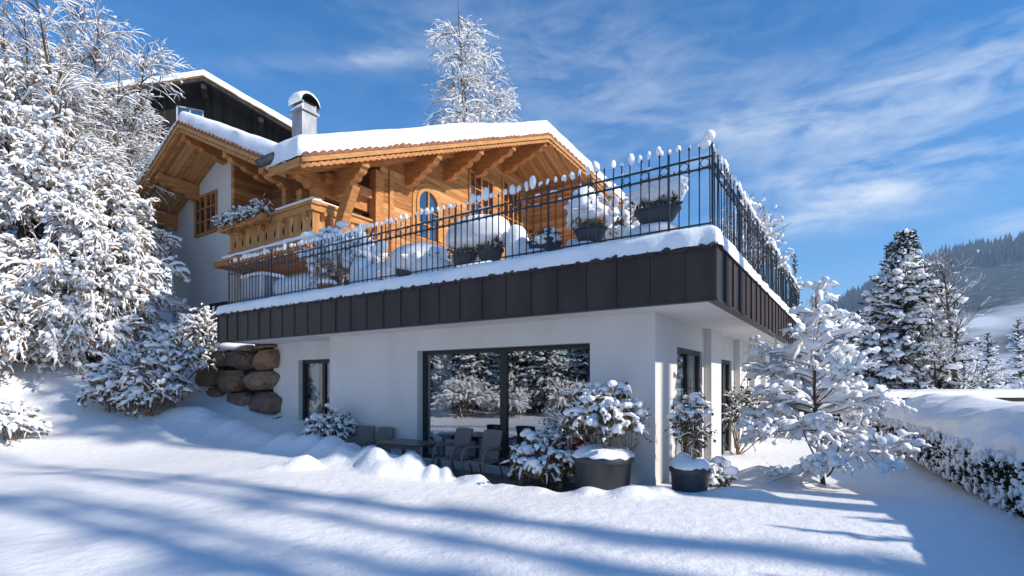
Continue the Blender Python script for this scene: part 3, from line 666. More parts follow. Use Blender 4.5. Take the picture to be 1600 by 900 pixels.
# porch under the balcony: beam and posts
mb = MB(); mb.box(-10.75, -10.3, 1.3, 3.4, 5.25, 5.55); mb.build('porch_beam', M['wood_beam'], H, bevel=.012)
mb = MB(); mb.box(-10.6, -10.3, 3.1, 3.4, SZ1, 5.25); mb.build('post', M['wood_beam'], H)
mb = MB(); mb.box(-10.7, -10.45, 1.3, 1.55, SZ1, 5.25); mb.build('post', M['wood_beam'], H)

# flower box with frosted plants hanging on the balcony
FB = thing('flower_box', 'flower box with snowy drooping plants hanging on the balcony front', 'flower box', L2W(-13.75, .82, 6.66), ROT)
mb = MB(); mb.box(-1.3, 1.3, -.11, .11, 0, .2); mb.build('box', M['wood_beam'], FB)
FBX = FB
# windows above
window(front(2.0), -19.4, -17.65, 7.45, 9.05, -.055, .11, [(-18.52, .13)], M['glass_dark'], M['wood_beam'], .06, [('v', -18.95), ('v', -18.1), ('h', 8.0), ('h', 8.5)], .045)
window(front(2.0), -18.2, -16.9, 3.6, 4.7, -.05, .09, [(-16.6, .08)], M['glass_dark'], M['wood_purlin_dark'], .06)
window(side(GX), 8.1, 9.8, 8.3, 10.25, -.07, .1, [(8.95, .12)], M['glass_dark'], M['wood_beam'], .08, [('v', 8.5), ('v', 9.4), ('h', 9.0), ('h', 9.6)], .045)
# slanted window: frame follows the roof
def slant_window():
    y0, y1, zb_, = 10.45, 12.1, 8.3
    z0, z1 = 10.75, 10.2
    f = lambda a, b, c: (GX + c, a, b)
    mb = MB()
    mb.prism([(y0, zb_), (y0 + .1, zb_), (y0 + .1, z0 - .03), (y0, z0)], .004, .075, f); mb.prism([(y1 - .1, zb_), (y1, zb_), (y1, z1), (y1 - .1, z1 + .03)], .004, .075, f)
    mb.prism([(y0 + .1, z0 - .13), (y1 - .1, z1 - .07), (y1 - .1, z1 + .03), (y0 + .1, z0 - .03)], .004, .075, f)
    for yy, w in ((11.27, .07), (10.9, .03), (11.65, .03)):
        zt = z0 + (z1 - z0) * (yy - y0) / (y1 - y0) - .1; mb.prism([(yy - w, zb_), (yy + w, zb_), (yy + w, zt), (yy - w, zt)], .006, .07, f)
    for zz in (9.0, 9.65): mb.prism([(y0 + .1, zz), (y1 - .1, zz), (y1 - .1, zz + .045), (y0 + .1, zz + .045)], .008, .066, f)
    o = mb.build('window', M['wood_beam'], H)
    mb = MB(); mb.prism([(y0 + .05, zb_), (y1 - .05, zb_), (y1 - .05, z1 - .03), (y0 + .05, z0 - .05)], .01, .03, f); mb.build('pane', M['glass_dark'], o)
slant_window()
def arch_window():
    yc, r, zb_, zs = 5.72, .62, 6.9, 8.08
    f = lambda a, b, c: (GX + c, a, b)
    arc = lambda rr: [(yc + rr * cos(t), zs + rr * sin(t) * .98) for t in np.linspace(0, pi, 22)]
    outer = [(yc + r, zb_)] + arc(r) + [(yc - r, zb_)]; inner = [(yc + r - .12, zb_)] + arc(r - .12) + [(yc - r + .12, zb_)]
    mb = MB()
    for i in range(len(outer) - 1):
        mb.prism([outer[i], outer[i + 1], inner[i + 1], inner[i]], .003, .10, f)
    big = [(yc + r + .16, zb_)] + arc(r + .16) + [(yc - r - .16, zb_)]
    for i in range(len(outer) - 1): mb.prism([big[i], big[i + 1], outer[i + 1], outer[i]], .003, .045, f)
    mb.box(GX + .03, GX + .08, yc - .03, yc + .03, zb_, zs + r - .1)
    for zz in (7.35, 7.85): mb.box(GX + .034, GX + .076, yc - r + .12, yc + r - .12, zz - .02, zz + .02)
    o = mb.build('window', M['wood_fresh'], H)
    mb = MB(); mb.prism(inner, .012, .028, f); mb.build('pane', M['glass_dark'], o)
arch_window()

# chimney
cx, cy = -13.3, 2.75
mb = MB(); mb.box(cx - .30, cx + .30, cy - .29, cy + .29, 8.2, 10.95); ch = mb.build('chimney', M['zinc'], H, bevel=.015)
mb = MB(); mb.box(cx - .37, cx + .37, cy - .35, cy + .35, 10.952, 11.03); mb.box(cx - .29, cx + .29, cy - .27, cy + .27, 11.032, 11.3); mb.build('collar', M['zinc'], ch)
a = np.linspace(0, pi, 15)
V = np.array([[(cx + .34 * cos(t), y, 11.28 + .27 * sin(t)) for t in a] for y in (cy - .34, cy + .34)]); V2 = np.array([[(cx + .30 * cos(t), y, 11.28 + .235 * sin(t)) for t in a] for y in (cy - .34, cy + .34)])
def swap(V): 
    W = V.copy(); W[..., 0] = cx + (V[..., 1] - cy); W[..., 1] = cy + (V[..., 0] - cx); return W
V, V2 = swap(V), swap(V2)
mb = MB(); mb.grid(V); mb.grid(V2[::-1]); mb.grid(np.stack([V[0], V2[0]])); mb.grid(np.stack([V2[1], V[1]])); mb.build('cowl', M['soot_and_shade'], ch, True)
mb = MB(); mb.box(cx - .36, cx + .34, cy - .22, cy + .22, 11.27, 11.3); mb.build('flue', M['soot_and_shade'], ch)
a = np.linspace(-.12, pi + .12, 22); tt = np.linspace(-1, 1, 17)
V = np.zeros((len(tt), len(a), 3)); fz = wav(77, 8, 2, 6)
for i, t in enumerate(tt):
    e = (1 - abs(t) ** 4) ** .5
    for j, q in enumerate(a):
        rr = .36 + .17 * e * max(0, sin(q)) ** .5; V[i, j] = (cx + .38 * t, cy + rr * cos(q), 11.25 + rr * sin(q) * .88 + .02 * fz(t * 2, q))
mb = MB(); mb.grid(V); mb.build('cowl_snow', M['snow'], ch, True)
snow_patch('collar_snow', ch, K(cx - .36), K(cx + .36), cy - .34, cy - .275, lambda x, y: 11.035 + 0 * x, .12, 14, 6, (1, 1, 1, 0), .06, .01, 3, .0)

# ------------------------------------------------------------------ wrought iron railings
def railing(n, step, label, side_=False, loc=(0, 0, 0), rz=0.0, big=0):
    """runs along +x from its own origin, z = 0 on the slab"""
    F = thing('railing', label, 'railing', loc, rz)
    Ltot = n * step; z_top, z_low = 1.27, 1.12
    mb = MB(); mb.box(-.02, Ltot + .02, -.012, .012, z_top - .012, z_top + .012); mb.build('rail', M['iron'], F)
    mb = MB(); mb.box(-.02, Ltot + .02, -.012, .012, z_low - .012, z_low + .012); mb.build('rail', M['iron'], F)
    mb = MB(); mb.box(-.02, Ltot + .02, -.012, .012, .34, .362); mb.build('rail', M['iron'], F)
    r = np.random.default_rng(5 + n)
    def bal():
        mb = MB(); mb.box(-.0072, .0072, -.0072, .0072, .02, 1.40); mb.box(-.014, .014, -.014, .014, z_low - .03, z_low + .03)
        mb.lathe([(.004, 1.40), (.017, 1.42), (.012, 1.45), (.001, 1.48)], 8); return mb.mesh('baluster', M['iron'])
    me = bal()
    def capm(sd):
        mb = MB(); mb.blobs([(.006 * sin(sd), 0, 0)], [(.036, .036, .060)], 2, .19, sd, .12); return mb.mesh('snow_cap', M['snow_twig'], True)
    caps_ = [capm(i) for i in range(7)]
    mb = MB(); a = np.linspace(0, 2 * pi, 19); rr = .058
    P = np.array([[(rr * cos(t), 0, rr * sin(t)) for t in a]]); mb.tubes(P, np.full((1, 19), .007), 5); ringm = mb.mesh('ring', M['iron'], True)
    mb = MB(); mb.box(-.014, .014, -.014, .014, .0, 1.42); mb.box(-.05, .05, -.05, .05, .2, .31); mb.lathe([(.012, 1.42), (.026, 1.45), (.02, 1.49), (.001, 1.52)], 10); postm = mb.mesh('post', M['iron'])
    for i in range(n + 1):
        x = i * step
        post = (i % 14 == 0)
        o = bpy.data.objects.new('post' if post else 'baluster', postm if post else me); COL.objects.link(o); o.parent = F; o.location = (x, 0, 0)
        o.rotation_euler = (r.normal() * .006, r.normal() * .006, 0)
        if r.random() < .94:
            c = bpy.data.objects.new('snow_cap', caps_[i % 7]); COL.objects.link(c); c.parent = F
            s = r.uniform(.7, 1.25) * (1.35 if r.random() < .2 else 1) * (1.0 if side_ else 1.08 - .01 * x); h = r.uniform(.65, 1.2) * s
            c.location = (x + r.normal() * .004, r.normal() * .004, 1.43 + .05 * h); c.scale = (s, s, h); c.rotation_euler = (0, 0, r.uniform(0, 6))
        if i % 2 == 1 and i < n:
            o = bpy.data.objects.new('ring', ringm); COL.objects.link(o); o.parent = F; o.location = (x + step / 2, 0, (z_top + z_low) / 2)
    for i in range(int(n * .6)):                   # snow lying along the top and lower rails in short runs
        x = r.uniform(0, Ltot - .2); L = r.uniform(.05, .16); z = z_top + .012 if r.random() < .8 else z_low + .012
        R = (np.array([.002, .013, .017, .013, .002]) * r.uniform(.7, 1.5))[None]
        mb = MB(); mb.tubes(np.array([[(x + L * t, 0, z) for t in (0, .25, .5, .75, 1)]]), R, 6, R * .7); mb.build('rail_snow', M['snow_twig'], F, True)
    return F
nf = 88; stf = 12.5 / nf
fr = railing(nf, stf, 'long wrought iron railing with snow capped spikes along the front edge of the terrace', False, L2W(-11.47, -.8, SZ1), ROT)
ns = 90; sts = 12.9 / ns
sr = railing(ns, sts, 'wrought iron railing receding along the right side of the terrace', True, L2W(1.03 , -.66, SZ1), ROT + pi / 2)
mb = MB(); mb.blobs([(12.49, 0, 1.55), (12.43, .0, 1.47)], [(.078, .075, .082), (.085, .055, .085)], 3, .05, 4, .05); mb.build('corner_snow', M['snow'], fr, True)

# ------------------------------------------------------------------ vegetation
def bend(p0, d, L, n, curve, wob, r):
    """(m,3) starts and directions -> (m,n,3) polylines; curve > 0 bends up, < 0 droops"""
    m = len(p0); P = np.zeros((m, n, 3)); P[:, 0] = p0; d = norm(d); st = (np.asarray(L) / (n - 1))[:, None]
    cv = np.broadcast_to(np.asarray(curve, float), (m,))
    for i in range(1, n):
        d = d + r.normal(size=(m, 3)) * wob; d[:, 2] += cv / (n - 1); d = norm(d)
        P[:, i] = P[:, i - 1] + d * st
    return P
def grow(P, m, t0, t1, L, ang, n=6, curve=0.0, wob=.08, fall=.4, flat=0.0, r=None, up=0.0, az=None):
    k, n0, _ = P.shape
    seg = np.linalg.norm(np.diff(P, axis=1), axis=-1).sum(1); i = r.choice(k, m, p=seg / seg.sum())
    t = r.uniform(t0, t1, m); f = t * (n0 - 1); j = np.minimum(f.astype(int), n0 - 2); w = (f - j)[:, None]
    p0 = P[i, j] * (1 - w) + P[i, j + 1] * w; T = norm(P[i, j + 1] - P[i, j])
    q = r.normal(size=(m, 3)); q[:, 2] *= (1 - flat); q = norm(q - (q * T).sum(1, keepdims=True) * T)
    a = np.radians(r.uniform(ang[0], ang[1], m))[:, None]
    d = T * np.cos(a) + q * np.sin(a); d[:, 2] += up
    ln = L * (1 - fall * t) * r.uniform(.6, 1.2, m)
    return bend(p0, d, ln, n, curve, wob, r)
def taper(P, r0, r1, r=None, var=.2):
    m, n, _ = P.shape; t = np.linspace(0, 1, n)[None]
    R = (r0 + (r1 - r0) * t) * np.ones((m, 1))
    return R * r.uniform(1 - var, 1 + var, (m, 1)) if r is not None else R
def snow_on(mb, P, w, r, frac=.85, sides=6, h=.85, lift=.55, t_in=.0):
    """snow lying on the upper side of branches: lumpy flattened rolls"""
    m, n, _ = P.shape; k = r.random(m) < frac; P = P[k]; m = len(P)
    if m == 0: return
    t = np.linspace(0, 1, n)[None]
    pr = np.clip(np.sin(pi * np.clip(t * (1 - t_in) + t_in * .5 + .02, 0, 1)), 0, 1) ** .4 * np.ones((m, 1))
    R = w * pr * r.uniform(.45, 1.25, (m, 1)) * r.uniform(.6, 1.3, (m, n)); R[:, 0] *= .3; R[:, -1] = .003
    T = norm(P[:, -1] - P[:, 0]); steep = np.abs(T[:, 2:3]); R *= np.clip(1.25 - steep, .3, 1)
    mb.tubes(P, R, sides, R * lift, 1.0, h)
def tip_blobs(mb, P, s, r, frac=.4, sub=1, at=(0.45, 1.0), flat=.62, seed=3):
    m, n, _ = P.shape; k = np.where(r.random(m) < frac)[0]
    t = r.uniform(at[0], at[1], len(k)); f = t * (n - 1); j = np.minimum(f.astype(int), n - 2); w = (f - j)[:, None]
    c = P[k, j] * (1 - w) + P[k, j + 1] * w; sz = s * r.uniform(.55, 1.35, len(k)); c[:, 2] += sz * .35
    S = np.stack([sz * r.uniform(.8, 1.25, len(k)), sz * r.uniform(.75, 1.05, len(k)), sz * flat * r.uniform(.85, 1.35, len(k))], -1)
    mb.blobs(c, S, sub, .2, seed, .06)
def pts_on(P, k, r):
    m, n, _ = P.shape; i = r.integers(0, m, k); f = r.uniform(.15, 1, k) * (n - 1); j = np.minimum(f.astype(int), n - 2); w = (f - j)[:, None]
    return P[i, j] * (1 - w) + P[i, j + 1] * w

def ellipsoid_twigs(c, rad, m, r, L, inner=(.25, .8), droop=-.9, n=7, wob=.12, outw=1.0, top=True):
    d = norm(r.normal(size=(m, 3)));
    if top: d[:, 2] = np.abs(d[:, 2]) * 1.0 - (.15 if top is True else top)
    d = norm(d); rr = r.uniform(inner[0], inner[1], (m, 1))
    p0 = np.array(c) + d * rr * np.array(rad)
    dd = d * outw + r.normal(size=(m, 3)) * .45; dd[:, 2] += .25
    return bend(p0, dd, L * r.uniform(.6, 1.25, m), n, droop, wob, r)

# --- big snow laden shrub tree on the left slope
def big_shrub(label, loc, lobes, seed, m0=1500, group=None):
    r = np.random.default_rng(seed); base = np.array(loc)
    T = thing('snowy_tree', label, 'tree', loc, 0, group)
    stems = []; tw = MB(); sn = MB(); tk = MB(); lf = MB(); A = []
    for (c, rad, wgt) in lobes:
        c = np.array(c)
        k = 6; p0 = np.stack([r.normal(size=k) * .5, r.normal(size=k) * .4, np.zeros(k) - .3], -1)
        tgt = c + r.normal(size=(k, 3)) * np.array(rad) * .35
        t = np.linspace(0, 1, 9)[None, :, None]; S = p0[:, None] * (1 - t) + tgt[:, None] * t + (r.normal(size=(k, 9, 3)) * .10) * np.sin(t * pi)
        S[:, :, 2] += (np.sin(t * pi) * .5)[..., 0]
        tk.tubes(S, taper(S, .11, .03, r), 7)
        nb = int(120 * wgt); L = float(np.mean(rad)) * 1.0
        lim = ellipsoid_twigs(c, rad, nb, r, L, (.05, .55), -.85, 12, .06, 1.2, .5); tw.tubes(lim, taper(lim, .030, .008, r), 5); snow_on(sn, lim, .078, r, .95, 6, .8, .85)
        P = grow(lim, int(m0 * wgt * .95), .2, 1, .62, (18, 55), 8, -.75, .10, .15, .2, r)
        tw.tubes(P, taper(P, .015, .005, r), 4); snow_on(sn, P, .056, r, .92, 6, .85, .8)
        Q = grow(P, int(m0 * wgt * 1.5), .2, 1, .26, (25, 65), 5, -.5, .14, .2, 0, r)
        tw.tubes(Q, taper(Q, .008, .003, r), 3); snow_on(sn, Q, .042, r, .8, 5, .9, .8)
        tip_blobs(sn, P, .092, r, .5, 1, (.4, 1), .75, 8); tip_blobs(sn, P, .08, r, .45, 1, (.1, .7), .75, 9); tip_blobs(sn, lim, .13, r, .9, 1, (.3, 1), .7, 10); tip_blobs(sn, Q, .05, r, .2, 1, (.4, 1), .8, 11)
        lf.leaves(pts_on(P, int(2600 * wgt), r) - np.array([0, 0, .05]), .11, seed, .9)
    tk.build('trunk', M['bark'], T); tw.build('crown', M['twig'], T); sn.build('snow_cover', M['snow_twig'], T, True); lf.build('dry_leaves', M['leaf_dry'], T)
    return T
bx_, by_ = -15.2, 17.2; bz_ = gz(bx_, by_)
big_shrub('large arching tree smothered in snow on the slope at the left edge', (bx_, by_, bz_),
          [((-.9, -.3, 1.8), (3.0, 1.9, 1.7), 1.25), ((1.5, -.2, 2.2), (1.6, 1.5, 2.0), 1.0), ((-.4, .3, 5.2), (1.8, 1.6, 2.3), 1.05), ((-1.9, .3, 7.8), (1.4, 1.5, 2.0), .8), ((1.5, .3, 4.3), (1.1, 1.2, 1.3), .6), ((-.4, -1.0, .75), (2.6, .9, .8), .7), ((1.6, -.8, .9), (1.2, .8, .8), .4)], 101, 1900)

# --- smaller leafy shrubs with snow
def shrub(name, label, cat, loc, c, rad, seed, m=260, L=.5, leafm='leaf_olive', leaf=.06, nleaf=700, sw=.05, blob=.10, twm='twig', group=None, bfrac=.55, parent=None, stemr=.02, sub=2, droop=-.7, tall=None, lo=0):
    r = np.random.default_rng(seed)
    T = parent or thing(name, label, cat, loc, 0, group)
    c = np.array(c, float); rad = np.array(rad, float)
    st = bend(np.stack([r.normal(size=9) * rad[0] * .15, r.normal(size=9) * rad[1] * .15, np.zeros(9) + c[2] - rad[2] - .1 if parent else np.zeros(9) - .1], -1) + np.array([c[0], c[1], 0]) * (1 if True else 0),
              np.stack([r.normal(size=9) * .5, r.normal(size=9) * .5, np.ones(9)], -1), np.full(9, c[2] + rad[2] * .3 if not parent else rad[2] * 1.5), 7, 0, .1, r)
    tw = MB(); sn = MB(); lf = MB()
    tw.tubes(st, taper(st, stemr, stemr * .3, r), 5)
    P = ellipsoid_twigs(c, rad, m, r, L, (.3, .85), droop, 6, .13)
    Q = grow(P, int(m * 1.3), .3, 1, L * .5, (25, 70), 5, -.5, .14, .2, 0, r)
    tw.tubes(P, taper(P, .009, .004, r), 4); tw.tubes(Q, taper(Q, .005, .002, r), 3)
    up = P[:, 3, 2] > c[2] + lo - rad[2] * .5
    snow_on(sn, P[up], sw * 1.4, r, .9, 6, .85, .7); snow_on(sn, Q, sw * 1.0, r, .65, 6, .85, .7); tip_blobs(sn, P[up], blob * .8, r, bfrac * .6, sub, (.4, 1), .75, seed); tip_blobs(sn, P[up], blob * .6, r, bfrac * .6, sub, (.2, .9), .8, seed + 1); tip_blobs(sn, Q, blob * .4, r, bfrac * .5, sub, (.4, 1), .8, seed + 2)
    if nleaf: lf.leaves(np.concatenate([pts_on(Q, nleaf // 2, r), pts_on(P, nleaf // 2, r)]) - np.array([0, 0, .05]), leaf, seed, .8); lf.build('leaves', M[leafm], T)
    tw.build('stems', M[twm], T); sn.build('snow_cover', M['snow'] if sub > 1 else M['snow_twig'], T, True)
    return T
def at(px, py, d):          # a spot on the ground, given as a view direction and a distance (worked out once from the photograph)
    x = (px - 800) / 808 * d; return (x, d, gz(x, d))
x, y = -11.0, 15.3
big = [((0, 0, .95), (1.05, .8, .95), 210), ((.75, .5, 1.6), (.85, .7, .95), 190), ((-.75, -.1, .6), (.6, .55, .6), 110), ((.55, -.35, .45), (.75, .5, .45), 130), ((1.3, .9, 2.3), (.55, .5, .8), 90)]
for i in range(6): shrub('', '', '', None, (-1.1 + i * .45, -.02, .26), (.28, .16, .2 + .07 * (i % 3)), 260 + i, 50, .3, 'leaf_green', .07, 200, .024, .06, 'twig', None, .6, FBX, .006, 1)
T = thing('snowy_shrub', 'spreading evergreen shrub heaped with snow in front of the stone wall', 'shrub', (x, y, gz(x, y)))
for i, (c, rd, m_) in enumerate(big):
    shrub('', '', '', None, c, rd, 140 + i, m_, .55, 'leaf_olive', .085, 1000, .045, .10, parent=T)
for i, (px, py, d, rr, hh, lab) in enumerate([(12, 0, 13.3, .55, .75, 'low snowy bush at the foot of the slope by the left border'), (150, 0, 17.0, .8, 1.0, 'snow buried bush under the big arching tree'), (215, 0, 17.5, .8, 1.1, 'snow buried bush between the arching tree and the white wall')]):
    p = at(px, 0, d); shrub('snowy_bush', lab, 'bush', p, (0, 0, hh * .5), (rr, rr * .8, hh * .55), 160 + i, 170, .45, 'leaf_olive', .07, 400, .05, .10, group='small bushes on the slope')
p = L2W(-7.5, -.5); shrub('snowy_bush', 'small dark leaved bush beside the narrow glass door', 'bush', (p[0], p[1], gz(p[0], p[1])), (0, 0, .26), (.42, .28, .38), 171, 110, .34, 'leaf_green', .065, 700, .026, .07, bfrac=.4)
p = L2W(-1.72, -.62); shrub('snowy_bush', 'rounded dark leaved bush under the wide window, next to the large pot', 'bush', (p[0], p[1], -.12), (0, 0, .36), (.47, .38, .38), 173, 190, .34, 'leaf_olive', .10, 1500, .03, .08, bfrac=.42)
p = L2W(-1.55, -.3); shrub('snowy_bush', 'taller thin bush with dry heads behind the rounded bush', 'bush', (p[0], p[1], -.1), (0, 0, .78), (.3, .22, .36), 174, 90, .3, 'leaf_dry', .05, 300, .02, .05, bfrac=.3)
p = L2W(.75, .55); shrub('snowy_bush', 'low snow capped bush beside the small round pot', 'bush', (p[0], p[1], gz(p[0], p[1])), (0, 0, .17), (.24, .22, .2), 175, 60, .2, 'leaf_olive', .09, 160, .03, .10, bfrac=.7)

# --- pots at the house corner
def pot(parent, r0, r1, h, seed):
    mb = MB(); mb.lathe([(r0 * .985, 0), (r0, .02), (r1 * .93, h - .11), (r1 * .955, h - .105), (r1, h - .085), (r1 * 1.01, h - .01), (r1 * .99, h), (r1 * .92, h), (r1 * .9, h - .06)], 56, cap1=True)
    mb.build('pot', M['pot'], parent, True)
    n = 30; a = np.linspace(0, 2 * pi, 60); f = wav(seed, 8, 1.5, 5); V = []
    for rr in [1.02, 1.03, 1.0, .9, .75, .5, .25, .02]:
        hh = (1 - max(0, (rr - .6) / .43) ** 3) * .14; hh = 0 if rr == 1.02 else hh
        V.append([(r1 * rr * (1 + .02 * f(3 * cos(t), 3 * sin(t), 1)) * cos(t), r1 * rr * sin(t), h - .012 + hh * (1 + .3 * f(2 * cos(t) * rr, 2 * sin(t) * rr)) + (.015 * f(5 * cos(t), 5 * sin(t)) if rr > 1 else 0)) for t in a])
    mb = MB(); mb.grid(np.array(V)); mb.build('snow_cap', M['snow'], parent, True)
p = (1.42, 8.08)
T = thing('potted_shrub', 'large round grey pot with a snow loaded shrub in front of the white wall', 'potted plant', (p[0], p[1], -.06), ROT)
pot(T, .40, .475, .56, 7)
shrub('', '', '', None, (-.02, 0, 1.12), (.44, .42, .46), 181, 190, .3, 'leaf_olive', .085, 1500, .034, .085, 'twig', None, .6, T, .018, 2)
shrub('', '', '', None, (.40, .05, 1.0), (.2, .2, .3), 182, 40, .25, 'leaf_olive', .05, 90, .03, .075, 'twig', None, .6, T, .01, 2)
r = np.random.default_rng(9); P = bend(np.tile([[.3, 0, 1.0]], (7, 1)), np.stack([np.ones(7), r.normal(size=7) * .4, np.abs(r.normal(size=7)) * .8], -1), np.full(7, .55), 7, -.2, .15, r)
mb = MB(); mb.tubes(P, taper(P, .007, .003, r), 4); mb.leaves(pts_on(P, 40, r), .05, 4); mb.build('long_shoots', M['leaf_olive'], T)
mb = MB(); mb.leaves(np.array([-.35, -.25, .75]) + r.normal(size=(34, 3)) * np.array([.12, .08, .05]), .05, 5); mb.build('red_leaves', M['berry'], T)
p = (2.70, 7.86)
T = thing('potted_climber', 'small round grey pot with a withered climber on a trellis by the glass door', 'potted plant', (p[0], p[1], -.06), ROT)
pot(T, .255, .30, .42, 8)
mb = MB()
for k in (-.13, 0, .13): mb.tubes(np.array([[(k, .05, .4), (k * 1.05, .05, 1.75)]]), np.full((1, 2), .006), 5)
for z in (.7, 1.0, 1.3, 1.6): mb.tubes(np.array([[(-.17, .05, z), (.17, .05, z)]]), np.full((1, 2), .005), 5)
mb.build('trellis', M['iron'], T)
r = np.random.default_rng(19); k = 9; a = r.uniform(0, 6.28, k); t = np.linspace(0, 1, 26)[None]
P = np.stack([(.15 * np.sin(a[:, None] + t * r.uniform(5, 14, (k, 1))) * (.4 + .8 * t)), .05 + .1 * np.cos(a[:, None] * 2 + t * r.uniform(4, 11, (k, 1))), .42 + t * r.uniform(.7, 1.2, (k, 1))], -1)
tw = MB(); sn = MB(); lf = MB(); tw.tubes(P, taper(P, .007, .004, r), 5)
Q = grow(P, 120, .35, 1, .3, (40, 90), 6, -.5, .2, 0, 0, r); tw.tubes(Q, taper(Q, .005, .003, r), 4); snow_on(sn, Q, .018, r, .45); up = Q[:, 0, 2] > 1.12; tip_blobs(sn, Q[up], .055, r, .6, 2, (.2, .8), .7); lf.leaves(pts_on(Q, 420, r), .06, 5, .6)
lf.build('leaves', M['leaf_olive'], T); tw.build('stems', M['twig'], T); sn.build('snow_cover', M['snow'], T, True)
# climbers on pillars of the right wall
for i, (yy, hh) in enumerate(((5.6, 1.7), (8.0, 1.5))):
    p = L2W(.22, yy); shrub('wall_shrub', ('dark leaved shrub growing against the wall between the first two white pillars', 'dark leaved shrub against the wall between the farther white pillars')[i], 'shrub', (p[0], p[1], gz(p[0], p[1])), (0, 0, hh * .55), (.28, .28, hh * .5), 191 + i, 80, .4, 'leaf_green', .09, 420, .02, .05, bfrac=.25)

# --- ornamental tree with flat tiers of snow
def tier_tree(label, loc, H_, R_, seed):
    r = np.random.default_rng(seed); T = thing('ornamental_tree', label, 'tree', loc)
    t = np.linspace(0, 1, 14); S = np.stack([-.05 * np.sin(t * 4) - .22 * t, .05 * np.sin(t * 5), -.15 + t * (H_ + .1)], -1)[None]
    tk = MB(); tw = MB(); sn = MB()
    tk.tubes(S, (.042 - .034 * t)[None], 9)
    k = 3; S2 = bend(np.tile([[0.0, 0, .2]], (k, 1)) + r.normal(size=(k, 3)) * .03, np.stack([r.normal(size=k) * .5, r.normal(size=k) * .5, np.ones(k)], -1), r.uniform(.8, 1.7, k), 9, .3, .07, r); tk.tubes(S2, taper(S2, .018, .008, r), 6)
    nb = 62; z = np.concatenate([r.uniform(.07, .4, 26), r.uniform(.3, .97, nb - 26)]); az = np.arange(nb) * 2.4 + r.normal(size=nb) * .3
    L = R_ * np.where(z < .28, .78 + z * .9, 1.03 - .95 * (z - .28) / .72) * r.uniform(.75, 1.15, nb)
    p0 = np.stack([np.interp(z, t, S[0, :, 0]), np.interp(z, t, S[0, :, 1]), z * H_], -1)
    d = np.stack([np.cos(az), np.sin(az), np.where(z < .35, r.uniform(-.05, .25, nb), r.uniform(.25, .8, nb))], -1)
    P = bend(p0, d, L, 9, r.uniform(-.45, .15, nb), .07, r); tw.tubes(P, taper(P, .013, .004, r), 5)
    Q = grow(P, 330, .2, 1, .58, (25, 65), 9, -.05, .07, .45, .8, r, .04); tw.tubes(Q, taper(Q, .006, .003, r), 4)
    W = grow(Q, 700, .2, 1, .26, (25, 70), 6, .1, .12, .3, .3, r, .0); tw.tubes(W, taper(W, .004, .002, r), 3)
    snow_on(sn, P, .062, r, .95, 8, .8, .85, .25); snow_on(sn, Q, .056, r, .9, 8, .9, .9); snow_on(sn, W, .032, r, .6, 6, .95, .9)
    tip_blobs(sn, Q, .072, r, .5, 2, (.3, .9), .75, 5); tip_blobs(sn, Q, .06, r, .5, 2, (.2, .95), .8, 6); tip_blobs(sn, P, .085, r, .9, 2, (.5, .95), .75, 7); tip_blobs(sn, P, .075, r, .7, 2, (.2, .6), .75, 8); tip_blobs(sn, W, .045, r, .3, 2, (.4, .95), .8, 9)
    V = grow(P, 60, .85, 1, .35, (10, 40), 6, .5, .1, 0, 0, r, .4); tw.tubes(V, taper(V, .004, .002, r), 3)
    tk.build('trunk', M['bark'], T, True); tw.build('crown', M['twig_red'], T); sn.build('snow_cover', M['snow'], T, True)
    mb = MB(); mb.leaves(pts_on(W, 420, r) - np.array([0, 0, .01]), .045, 4); mb.build('buds', M['twig_red'], T)
    return T
tier_tree('small ornamental tree with thick snow pillows on its branches, right of the house', (5.32, 8.8, gz(5.32, 8.8)), 3.5, 1.22, 301)

